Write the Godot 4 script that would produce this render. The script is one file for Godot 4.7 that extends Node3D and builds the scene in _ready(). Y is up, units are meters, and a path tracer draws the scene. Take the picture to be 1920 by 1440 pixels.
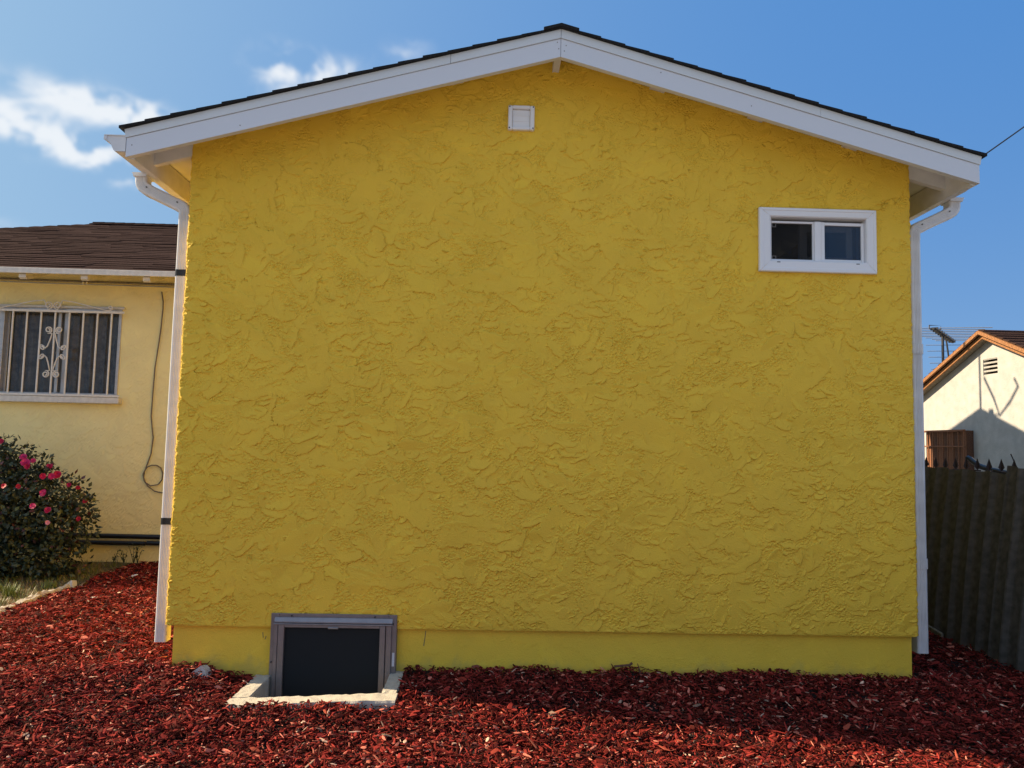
extends Node3D

# ---------------------------------------------------------------- mesh builder
class B:
	var v := PackedVector3Array()
	var n := PackedVector3Array()
	var c := PackedColorArray()
	var col := Color(1, 1, 1)
	func tri(a: Vector3, b: Vector3, d: Vector3, out: Vector3 = Vector3.ZERO) -> void:
		var nn := (d - a).cross(b - a)
		if nn.length_squared() < 1e-16:
			return
		if out != Vector3.ZERO and nn.dot(out) < 0.0:
			var t := b
			b = d
			d = t
			nn = -nn
		nn = nn.normalized()
		v.append(a); v.append(b); v.append(d)
		n.append(nn); n.append(nn); n.append(nn)
		c.append(col); c.append(col); c.append(col)
	func tri_n(a: Vector3, b: Vector3, d: Vector3, na: Vector3, nb: Vector3, nd: Vector3) -> void:
		var nn := (d - a).cross(b - a)
		if nn.dot(na + nb + nd) < 0.0:
			v.append(a); v.append(d); v.append(b)
			n.append(na); n.append(nd); n.append(nb)
		else:
			v.append(a); v.append(b); v.append(d)
			n.append(na); n.append(nb); n.append(nd)
		c.append(col); c.append(col); c.append(col)
	func quad(a: Vector3, b: Vector3, d: Vector3, e: Vector3, out: Vector3) -> void:
		tri(a, b, d, out)
		tri(a, d, e, out)
	func box(ctr: Vector3, size: Vector3, basis := Basis(), bev := 0.0) -> void:
		var h := size * 0.5
		if bev <= 0.0:
			bev = 0.0
		bev = minf(bev, minf(h.x, minf(h.y, h.z)) * 0.9)
		var p := {}
		for sx in [-1, 1]:
			for sy in [-1, 1]:
				for sz in [-1, 1]:
					p[[0, sx, sy, sz]] = ctr + basis * Vector3(sx * h.x, sy * (h.y - bev), sz * (h.z - bev))
					p[[1, sx, sy, sz]] = ctr + basis * Vector3(sx * (h.x - bev), sy * h.y, sz * (h.z - bev))
					p[[2, sx, sy, sz]] = ctr + basis * Vector3(sx * (h.x - bev), sy * (h.y - bev), sz * h.z)
		for s in [-1, 1]:
			quad(p[[0, s, -1, -1]], p[[0, s, 1, -1]], p[[0, s, 1, 1]], p[[0, s, -1, 1]], basis * Vector3(s, 0, 0))
			quad(p[[1, -1, s, -1]], p[[1, 1, s, -1]], p[[1, 1, s, 1]], p[[1, -1, s, 1]], basis * Vector3(0, s, 0))
			quad(p[[2, -1, -1, s]], p[[2, 1, -1, s]], p[[2, 1, 1, s]], p[[2, -1, 1, s]], basis * Vector3(0, 0, s))
		if bev > 0.0:
			for a in [-1, 1]:
				for b in [-1, 1]:
					quad(p[[0, a, b, -1]], p[[0, a, b, 1]], p[[1, a, b, 1]], p[[1, a, b, -1]], basis * Vector3(a, b, 0))
					quad(p[[0, a, -1, b]], p[[0, a, 1, b]], p[[2, a, 1, b]], p[[2, a, -1, b]], basis * Vector3(a, 0, b))
					quad(p[[1, -1, a, b]], p[[1, 1, a, b]], p[[2, 1, a, b]], p[[2, -1, a, b]], basis * Vector3(0, a, b))
					for d in [-1, 1]:
						tri(p[[0, a, b, d]], p[[1, a, b, d]], p[[2, a, b, d]], basis * Vector3(a, b, d))
	func span(x0: float, x1: float, y0: float, y1: float, z0: float, z1: float, bev := 0.0) -> void:
		box(Vector3((x0 + x1) / 2, (y0 + y1) / 2, (z0 + z1) / 2), Vector3(absf(x1 - x0), absf(y1 - y0), absf(z1 - z0)), Basis(), bev)
	# polygon in the local xy plane, extruded from z0 to z1, through xf
	func prism(poly: PackedVector2Array, z0: float, z1: float, xf := Transform3D()) -> void:
		var idx := Geometry2D.triangulate_polygon(poly)
		for k in range(0, idx.size(), 3):
			for z in [z0, z1]:
				var q := []
				for j in 3:
					q.append(xf * Vector3(poly[idx[k + j]].x, poly[idx[k + j]].y, z))
				tri(q[0], q[1], q[2], xf.basis * Vector3(0, 0, (1.0 if z == maxf(z0, z1) else -1.0)))
		var cw := Geometry2D.is_polygon_clockwise(poly)
		for k in poly.size():
			var a := poly[k]
			var b := poly[(k + 1) % poly.size()]
			var o := Vector2(b.y - a.y, a.x - b.x)
			if cw:
				o = -o
			quad(xf * Vector3(a.x, a.y, z0), xf * Vector3(b.x, b.y, z0), xf * Vector3(b.x, b.y, z1), xf * Vector3(a.x, a.y, z1), xf.basis * Vector3(o.x, o.y, 0))
	func tube(pts: Array, r0: float, sides := 8, r1 := -1.0, cap := true) -> void:
		if r1 < 0.0:
			r1 = r0
		var rings := []
		var nrm := []
		var up := Vector3.ZERO
		for k in pts.size():
			var t: Vector3
			if k == 0:
				t = pts[1] - pts[0]
			elif k == pts.size() - 1:
				t = pts[k] - pts[k - 1]
			else:
				t = (pts[k + 1] - pts[k]).normalized() + (pts[k] - pts[k - 1]).normalized()
			t = t.normalized()
			if up == Vector3.ZERO:
				up = Vector3.UP if absf(t.y) < 0.9 else Vector3.RIGHT
			var s := t.cross(up).normalized()
			up = s.cross(t).normalized()
			var ring := []
			var nr := []
			var r := lerpf(r0, r1, float(k) / maxf(1.0, pts.size() - 1))
			for j in sides:
				var a := TAU * j / sides
				var d := s * cos(a) + up * sin(a)
				ring.append(pts[k] + d * r)
				nr.append(d)
			rings.append(ring)
			nrm.append(nr)
		for k in pts.size() - 1:
			for j in sides:
				var j2 := (j + 1) % sides
				tri_n(rings[k][j], rings[k][j2], rings[k + 1][j2], nrm[k][j], nrm[k][j2], nrm[k + 1][j2])
				tri_n(rings[k][j], rings[k + 1][j2], rings[k + 1][j], nrm[k][j], nrm[k + 1][j2], nrm[k + 1][j])
		if cap:
			for e in [0, pts.size() - 1]:
				var o: Vector3 = (pts[0] - pts[1]) if e == 0 else (pts[e] - pts[e - 1])
				for j in range(1, sides - 1):
					tri(rings[e][0], rings[e][j], rings[e][j + 1], o)
	# closed profile (across, z) swept along a path that lies in an xy plane
	func sweep_xy(prof: PackedVector2Array, path: Array, z: float) -> void:
		var rings := []
		for k in path.size():
			var p: Vector2 = path[k]
			var t0: Vector2 = (path[k] - path[k - 1]).normalized() if k > 0 else (path[1] - path[0]).normalized()
			var t1: Vector2 = (path[k + 1] - path[k]).normalized() if k < path.size() - 1 else t0
			var t := (t0 + t1).normalized()
			var s := Vector2(-t.y, t.x) / maxf(0.3, t.dot(t0))
			var ring := []
			for q in prof:
				ring.append(Vector3(p.x + s.x * q.x, p.y + s.y * q.x, z + q.y))
			rings.append(ring)
		var m := prof.size()
		var cw := Geometry2D.is_polygon_clockwise(prof)
		for k in path.size() - 1:
			var mid := (Vector3(path[k].x, path[k].y, z) + Vector3(path[k + 1].x, path[k + 1].y, z)) / 2
			for j in m:
				var j2 := (j + 1) % m
				var fc: Vector3 = (rings[k][j] + rings[k][j2] + rings[k + 1][j] + rings[k + 1][j2]) / 4.0
				quad(rings[k][j], rings[k][j2], rings[k + 1][j2], rings[k + 1][j], fc - mid)
	func mesh() -> ArrayMesh:
		var a := []
		a.resize(Mesh.ARRAY_MAX)
		a[Mesh.ARRAY_VERTEX] = v
		a[Mesh.ARRAY_NORMAL] = n
		a[Mesh.ARRAY_COLOR] = c
		var m := ArrayMesh.new()
		m.add_surface_from_arrays(Mesh.PRIMITIVE_TRIANGLES, a)
		return m

# ---------------------------------------------------------------- scene tree helpers
var rng := RandomNumberGenerator.new()
var M := {}

func thing(called: String, label: String, category: String, at := Vector3.ZERO, group := "") -> Node3D:
	var o := Node3D.new()
	o.name = called
	add_child(o, true)
	o.position = at
	tag(o, label, category, group)
	return o

func tag(o: Node, label: String, category: String, group := "") -> void:
	o.set_meta("label", label)
	o.set_meta("category", category)
	if group:
		o.set_meta("group", group)

func obj(called: String, mesh: Mesh, m: Material, parent: Node = self) -> MeshInstance3D:
	var o := MeshInstance3D.new()
	o.name = called
	o.mesh = mesh
	o.material_override = m
	parent.add_child(o, true)
	return o

func put(called: String, b: B, m: Material, parent: Node = self) -> MeshInstance3D:
	return obj(called, b.mesh(), m, parent)

func struct(o: Node) -> Node:
	o.set_meta("kind", "structure")
	return o

func stuff(o: Node) -> Node:
	o.set_meta("kind", "stuff")
	return o

func lin(r: float, g: float, b: float) -> Color:
	return Color(r, g, b).linear_to_srgb()

func noise(sd: int, freq: float, oct := 3, type := FastNoiseLite.TYPE_SIMPLEX_SMOOTH, ridged := false) -> FastNoiseLite:
	var f := FastNoiseLite.new()
	f.seed = sd
	f.noise_type = type
	f.frequency = freq
	f.fractal_type = (FastNoiseLite.FRACTAL_RIDGED if ridged else FastNoiseLite.FRACTAL_FBM) if oct > 1 else FastNoiseLite.FRACTAL_NONE
	f.fractal_octaves = oct
	return f

# a tileable grey noise picture whose values run from lo to hi
func grey_tex(sd: int, freq: float, oct: int, lo: float, hi: float, size := 512, power := 1.0, ridged := false) -> ImageTexture:
	var img := noise(sd, freq, oct, FastNoiseLite.TYPE_SIMPLEX_SMOOTH, ridged).get_seamless_image(size, size)
	img.convert(Image.FORMAT_L8)
	var d := img.get_data()
	var lut := PackedByteArray()
	lut.resize(256)
	for k in 256:
		lut[k] = int(clampf(lerpf(lo, hi, pow(k / 255.0, power)), 0, 1) * 255)
	for k in d.size():
		d[k] = lut[d[k]]
	return ImageTexture.create_from_image(Image.create_from_data(size, size, false, Image.FORMAT_L8, d))

func mat(color: Color, rough := 0.8, tint: Texture2D = null, scale := 1.0, relief: Texture2D = null, relief_cm := 0.1, relief_scale := 1.0) -> StandardMaterial3D:
	var m := StandardMaterial3D.new()
	m.albedo_color = color
	m.roughness = rough
	if tint or relief:
		m.uv1_triplanar = true
		m.uv1_world_triplanar = true
		m.uv1_scale = Vector3.ONE * scale
		m.uv1_triplanar_sharpness = 4.0
	if tint:
		m.albedo_texture = tint
	if relief:
		m.heightmap_enabled = true
		m.heightmap_texture = relief
		m.heightmap_scale = relief_cm
	return m

func vmat(rough := 0.85) -> StandardMaterial3D:
	var m := StandardMaterial3D.new()
	m.vertex_color_use_as_albedo = true
	m.roughness = rough
	return m

# ---------------------------------------------------------------- sizes found from the photograph
const HW := 2.135                # half width of the gable wall
const EXPO := 1.9
const SUN := Vector3(-0.817, 0.545, -0.189)
func yb(x: float) -> float:      # underside of the barge boards
	return 3.236 - 0.2757 * absf(x)

# mulch level
var g_n := noise(11, 0.9, 3)
var g_f := noise(12, 4.5, 2)
func gh(x: float, z: float) -> float:
	var y := lerpf(-0.235, -0.325, smoothstep(-0.02, 0.95, z))
	if z < 0.0 and absf(x) > 2.0:
		y = lerpf(-0.235, -0.29, smoothstep(0.0, 0.5, absf(x) - 2.1))
		if x < -3.4:
			y -= 0.04 * smoothstep(3.4, 4.4, -x)
	if x < 0.0 and z >= 0.0:
		y -= 0.05 * smoothstep(2.1, 3.6, -x) * (1.0 - smoothstep(0.0, 1.0, z))
	y += 0.020 * g_n.get_noise_2d(x, z) + 0.016 * g_f.get_noise_2d(x, z)
	y += 0.012 * smoothstep(-1.9, -1.5, x) * (1.0 - smoothstep(-0.8, -0.5, x)) * exp(-pow((z - 0.52) / 0.12, 2))
	y -= 0.050 * smoothstep(-1.98, -1.72, x) * (1.0 - smoothstep(-1.5, -1.3, x)) * smoothstep(-0.3, -0.2, z) * (1.0 - smoothstep(0.35, 0.50, z))
	# heaps against the foundation
	y += 0.02 * exp(-pow((x + 0.1) / 0.28, 2) - pow(z / 0.25, 2)) - 0.018 * exp(-pow((x + 1.2) / 0.3, 2) - pow(z / 0.3, 2)) + 0.018 * exp(-pow((x - 0.45) / 0.16, 2) - pow(z / 0.2, 2)) + 0.018 * exp(-pow((x - 1.2) / 0.3, 2) - pow(z / 0.3, 2)) - 0.02 * exp(-pow((x - 0.22) / 0.14, 2) - pow(z / 0.12, 2))
	return y

func in_well(x: float, z: float, grow := 0.0) -> bool:
	return x > -1.60 - grow and x < -0.80 + grow and z > -0.2 and z < 0.44 + grow

func _ready() -> void:
	rng.seed = 7
	setting_camera_sky()
	materials()
	ground()
	yellow_house()
	cream_house()
	white_house()
	fences()
	small_things()
	plants()
	mulch()

# ---------------------------------------------------------------- camera, sky, sun
func setting_camera_sky() -> void:
	var cam := Camera3D.new()
	cam.name = "camera"
	add_child(cam)
	cam.position = Vector3(-0.3433, 1.0392, 4.4428)
	cam.rotation = Vector3(0.0798, -0.0259, 0.0219)
	cam.fov = 53.03
	cam.near = 0.05
	cam.far = 2000.0
	cam.current = true
	var sun := DirectionalLight3D.new()
	sun.name = "sun"
	add_child(sun)
	sun.look_at_from_position(SUN * 50.0, Vector3.ZERO)
	sun.light_energy = 1.6
	sun.light_color = Color(1.0, 0.90, 0.74)
	sun.light_angular_distance = 0.55
	sun.shadow_enabled = true
	var env := Environment.new()
	env.background_mode = Environment.BG_SKY
	env.tonemap_mode = Environment.TONE_MAPPER_LINEAR
	env.tonemap_exposure = EXPO
	env.sdfgi_enabled = true
	env.ssao_enabled = true
	env.ssil_enabled = true
	var sky := Sky.new()
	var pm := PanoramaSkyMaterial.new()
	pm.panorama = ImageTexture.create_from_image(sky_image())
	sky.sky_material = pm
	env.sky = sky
	var we := WorldEnvironment.new()
	we.name = "world_environment"
	we.environment = env
	add_child(we)

func sky_image() -> Image:
	var w := 2048
	var h := 1024
	var d := PackedFloat32Array()
	d.resize(w * h * 3)
	var cn := noise(31, 7.5, 5)
	var cw := noise(32, 7.0, 4)
	# air: thicker and whiter low down and round the sun; banks of thin cloud in view, fill cloud added outside it
	var banks := [[-30.0, 18.2, 4.6, 0.95, 0.16, 1.2], [-28.0, 21.0, 4.4, 0.75, 0.12, 1.05], [-24.6, 20.6, 2.6, 1.2, 0.30, 1.1], [-33.5, 19.2, 2.2, 1.0, 0.0, 0.9], [-26.5, 17.2, 3.0, 0.8, 0.30, 0.9], [-15.9, 25.3, 2.6, 1.5, 0.0, 1.25], [-12.5, 25.9, 3.0, 0.9, -0.1, 0.45], [-7.0, 27.6, 2.2, 1.0, 0.0, 0.36], [-34.0, 12.8, 3.0, 0.7, 0.0, 0.45], [-27.5, 19.5, 6.5, 2.4, 0.14, 0.50]]
	var deep := Vector3(0.026, 0.200, 0.60)
	var pale := Vector3(0.44, 0.65, 0.82)
	var white := Vector3(0.92, 0.95, 0.98)
	for yy in h / 2:
		var el := (0.5 - (yy + 0.5) / h) * PI
		var eld := rad_to_deg(el)
		var low := exp(-eld / 16.0)
		for xx in w:
			var az := wrapf((xx + 0.5) / w * TAU, -PI, PI)
			var dir := Vector3(cos(el) * sin(az), sin(el), -cos(el) * cos(az))
			var ang := acos(clampf(dir.dot(SUN), -1, 1))
			var glow := exp(-pow(ang / 0.95, 2.0))
			var k := clampf(0.01 + 0.55 * low + 0.92 * glow, 0, 1)
			var col := deep.lerp(pale, k)
			var azd := rad_to_deg(az)
			var dens := 0.0
			for b in banks:
				var dx: float = azd - b[0]
				if absf(dx) > b[2] * 2.6:
					continue
				var dy: float = eld - b[1]
				var ux: float = dx * cos(b[4]) - dy * sin(b[4])
				var uy: float = dx * sin(b[4]) + dy * cos(b[4])
				dens += b[5] * exp(-pow(ux / b[2], 2) - pow(uy / b[3], 2))
			var fill_cloud := smoothstep(48.0, 80.0, absf(azd)) * smoothstep(2.0, 12.0, eld)  # white cloud added out of view to brighten the shaded walls
			if fill_cloud > 0.0:
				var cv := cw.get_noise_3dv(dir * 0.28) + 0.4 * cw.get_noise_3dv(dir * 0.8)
				col = col.lerp(white, 0.74 * fill_cloud * smoothstep(-0.28, 0.36, cv))
			if dens > 0.02:
				var wv := cw.get_noise_3dv(dir * 1.6) * 0.06
				var p := dir + Vector3(wv, wv * 0.6, -wv)
				var nv := cn.get_noise_3dv(Vector3(p.x, p.y * 1.8, p.z)) + 0.6 * cn.get_noise_3dv(Vector3(p.x * 0.8, p.y * 2.4, p.z * 0.8) * 3.1)
				dens = smoothstep(0.04, 1.15, dens * (0.66 + 1.25 * nv))
				col = col.lerp(white, dens * 0.88)
			var o := (yy * w + xx) * 3
			d[o] = col.x / EXPO
			d[o + 1] = col.y / EXPO
			d[o + 2] = col.z / EXPO
	for yy in range(h / 2, h):
		for xx in w:
			var o := (yy * w + xx) * 3
			d[o] = 0.16
			d[o + 1] = 0.15
			d[o + 2] = 0.13
	return Image.create_from_data(w, h, false, Image.FORMAT_RGBF, d.to_byte_array())

# ---------------------------------------------------------------- materials
func materials() -> void:
	var soft := grey_tex(1, 0.012, 4, 0.90, 1.0)
	var grime := grey_tex(2, 0.02, 5, 0.62, 1.0, 512, 0.8)
	var fine := grey_tex(3, 0.09, 4, 0.0, 1.0)
	var grit := grey_tex(4, 0.05, 5, 0.3, 1.0, 512, 1.2)
	M.trim = mat(lin(0.66, 0.69, 0.75), 0.5, null, 0.9, fine, 0.015, 1.0)  # white paint with the blue cast of the shade mixed into its colour
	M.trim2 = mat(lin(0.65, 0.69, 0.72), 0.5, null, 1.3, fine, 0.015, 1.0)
	M.gutter = mat(lin(0.80, 0.80, 0.81), 0.3, soft, 1.1)
	M.vinyl = mat(lin(0.82, 0.82, 0.84), 0.35)
	M.yellow_flat = mat(lin(0.88, 0.585, 0.052), 0.8, soft, 1.6, fine, 0.12, 1.0)
	M.yellow_stucco = vmat(0.8)
	M.yellow_stucco.uv1_triplanar = true
	M.yellow_stucco.uv1_world_triplanar = true
	M.yellow_stucco.uv1_scale = Vector3.ONE * 2.3
	M.yellow_stucco.heightmap_enabled = true
	M.yellow_stucco.heightmap_texture = fine
	M.yellow_stucco.heightmap_scale = 0.16
	M.shingle = [mat(lin(0.022, 0.022, 0.026), 0.95, grit, 3.0), mat(lin(0.032, 0.03, 0.032), 0.95, grit, 3.0)]
	M.brown_shingle = []
	for k in 6:
		var f := 0.82 + 0.06 * k
		M.brown_shingle.append(mat(lin(0.145 * f, 0.090 * f, 0.078 * f), 0.95, grit, 2.6 + 0.13 * k, fine, 0.25))
	for m in M.brown_shingle:
		m.metallic_specular = 0.08
	M.black = mat(lin(0.012, 0.012, 0.013), 0.55)
	M.rubber = mat(lin(0.018, 0.018, 0.02), 0.4)
	M.screw = mat(lin(0.03, 0.03, 0.03), 0.5)
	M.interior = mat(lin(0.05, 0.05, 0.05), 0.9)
	M.bronze = mat(lin(0.25, 0.215, 0.21), 0.40, soft, 2.0)
	M.bronze.metallic = 0.35
	M.bronze_pale = mat(lin(0.30, 0.29, 0.31), 0.35, soft, 2.0)
	M.bronze_pale.metallic = 0.4
	M.steel_clip = mat(lin(0.20, 0.18, 0.17), 0.5)
	M.concrete = mat(lin(0.56, 0.51, 0.42), 0.95, soft, 2.7, fine, 0.2)
	M.concrete_grey = mat(lin(0.38, 0.37, 0.35), 0.95, soft, 0.5, fine, 0.2)
	M.stone = mat(lin(0.66, 0.62, 0.55), 0.9, soft, 3.0, fine, 0.3)
	M.soil = mat(lin(0.035, 0.006, 0.005), 1.0, grit, 4.0, fine, 0.8)
	M.lawn = mat(lin(0.16, 0.125, 0.06), 1.0, grime, 1.5, fine, 0.6)
	M.dirt = mat(lin(0.28, 0.25, 0.19), 1.0, grime, 0.4, fine, 0.6)
	M.cream_stucco = vmat(0.85)
	M.cream_flat = mat(lin(0.86, 0.75, 0.36), 0.85, soft, 1.2, fine, 0.3)
	M.old_white = mat(lin(0.74, 0.72, 0.66), 0.6, soft, 2.2)
	M.grille = mat(lin(0.82, 0.79, 0.72), 0.4, soft, 3.0)
	M.conduit = mat(lin(0.32, 0.27, 0.17), 0.6, grime, 3.0)
	M.alu = mat(lin(0.50, 0.51, 0.52), 0.4, soft, 2.0)
	M.alu.metallic = 0.5
	M.cable = mat(lin(0.16, 0.125, 0.09), 0.6)
	M.pipe = mat(lin(0.012, 0.012, 0.014), 0.35)
	M.curtain = mat(lin(0.44, 0.42, 0.39), 0.9, grime, 1.0)
	M.plaster = mat(lin(0.50, 0.495, 0.49), 0.9, soft, 0.8, fine, 0.25)
	M.orange = mat(lin(0.44, 0.195, 0.07), 0.7, grime, 2.5)
	M.soffit = mat(lin(0.34, 0.29, 0.22), 0.85, grime, 2.0)
	M.rust = mat(lin(0.34, 0.14, 0.065), 0.8, grime, 5.0)
	M.rust_dark = mat(lin(0.20, 0.09, 0.05), 0.85, grime, 4.0)
	M.corrugated = mat(lin(0.150, 0.126, 0.108), 0.7, grime, 1.4, fine, 0.05)
	M.corrugated.metallic = 0.25
	M.iron = mat(lin(0.05, 0.028, 0.02), 0.7)
	M.antenna = mat(lin(0.05, 0.05, 0.055), 0.5)
	M.rod = mat(lin(0.34, 0.35, 0.37), 0.4)
	M.leaf = vmat(0.5)
	M.leaf.backlight = Color(0.25, 0.3, 0.12)
	M.petal = [mat(lin(0.50, 0.008, 0.075), 0.6), mat(lin(0.58, 0.025, 0.16), 0.6), mat(lin(0.45, 0.01, 0.04), 0.6), mat(lin(0.75, 0.30, 0.36), 0.6)]
	M.stem = mat(lin(0.05, 0.042, 0.022), 0.85)
	M.chip = vmat(0.75)
	M.chip.metallic_specular = 0.16
	M.sticker = mat(lin(0.62, 0.63, 0.66), 0.5)
	M.sticker_ink = mat(lin(0.26, 0.27, 0.31), 0.5)
	var g := StandardMaterial3D.new()
	g.transparency = BaseMaterial3D.TRANSPARENCY_ALPHA
	g.albedo_color = Color(0.04, 0.20, 0.32, 0.55)
	g.roughness = 0.02
	g.metallic_specular = 0.35
	M.glass = g
	var g2 := g.duplicate()
	g2.albedo_color = Color(0.20, 0.20, 0.20, 0.28)
	g2.metallic_specular = 0.35
	M.glass_dull = g2
	var sc := StandardMaterial3D.new()
	sc.transparency = BaseMaterial3D.TRANSPARENCY_ALPHA
	sc.albedo_color = Color(0.02, 0.02, 0.022, 0.62)
	sc.roughness = 0.8
	M.screen = sc
	M.dark_screen = mat(lin(0.016, 0.019, 0.022), 0.6, null, 2.2)
	M.dark_screen.metallic_specular = 0.25

# ---------------------------------------------------------------- ground
func sheet(x0: float, x1: float, z0: float, z1: float, step: float, fy: Callable, skip: Callable) -> ArrayMesh:
	var nx := int(round((x1 - x0) / step))
	var nz := int(round((z1 - z0) / step))
	var v := PackedVector3Array()
	var nn := PackedVector3Array()
	var idx := PackedInt32Array()
	for j in nz + 1:
		for i in nx + 1:
			v.append(Vector3(x0 + i * step, 0, z0 + j * step))
	for k in v.size():
		v[k].y = fy.call(v[k].x, v[k].z)
	for j in nz + 1:
		for i in nx + 1:
			var a := v[j * (nx + 1) + maxi(i - 1, 0)]
			var b := v[j * (nx + 1) + mini(i + 1, nx)]
			var c := v[maxi(j - 1, 0) * (nx + 1) + i]
			var d := v[mini(j + 1, nz) * (nx + 1) + i]
			nn.append((d - c).cross(b - a).normalized())
	for j in nz:
		for i in nx:
			var p := v[j * (nx + 1) + i]
			if skip.call(p.x + step / 2, p.z + step / 2):
				continue
			var k := j * (nx + 1) + i
			idx.append_array([k, k + 1, k + nx + 2, k, k + nx + 2, k + nx + 1])
	var a := []
	a.resize(Mesh.ARRAY_MAX)
	a[Mesh.ARRAY_VERTEX] = v
	a[Mesh.ARRAY_NORMAL] = nn
	a[Mesh.ARRAY_INDEX] = idx
	var m := ArrayMesh.new()
	m.add_surface_from_arrays(Mesh.PRIMITIVE_TRIANGLES, a)
	return m

var mulch_bed: MeshInstance3D
var lawn: MeshInstance3D
func lawn_y(x: float, z: float) -> float:
	return -0.325 + 0.02 * g_n.get_noise_2d(x + 40, z) + 0.01 * g_f.get_noise_2d(x, z + 30)

func ground() -> void:
	var b := B.new()
	b.span(-400, 400, -0.62, -0.50, -400, 400)
	struct(put("ground", b, M.dirt))
	b = B.new()
	b.span(-14, 14, -0.49, -0.36, 2.45, 9.0, 0.01)
	struct(put("bounce_pavement", b, M.concrete_grey))  # unseen pale slab, added to bounce sunlight into the shade
	b = B.new()
	b.span(-13, -6.8, -0.49, -0.30, -2.9, 2.44, 0.01)
	struct(put("bounce_driveway", b, M.concrete_grey))  # unseen slab at the left, added to bounce sun on to the cream wall
	mulch_bed = obj("mulch_bed", sheet(-4.16, 3.4, -4.24, 2.45, 0.04, func(x, z): return gh(x, z) - 0.012, func(x, z): return in_well(x, z) or (absf(x) < 2.0 and z < -0.12)), M.soil)
	struct(mulch_bed)
	lawn = obj("lawn", sheet(-9.0, -4.12, -4.24, 2.45, 0.08, func(x, z): return lawn_y(x, z), func(_x, _z): return false), M.lawn)
	struct(lawn)

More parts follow.
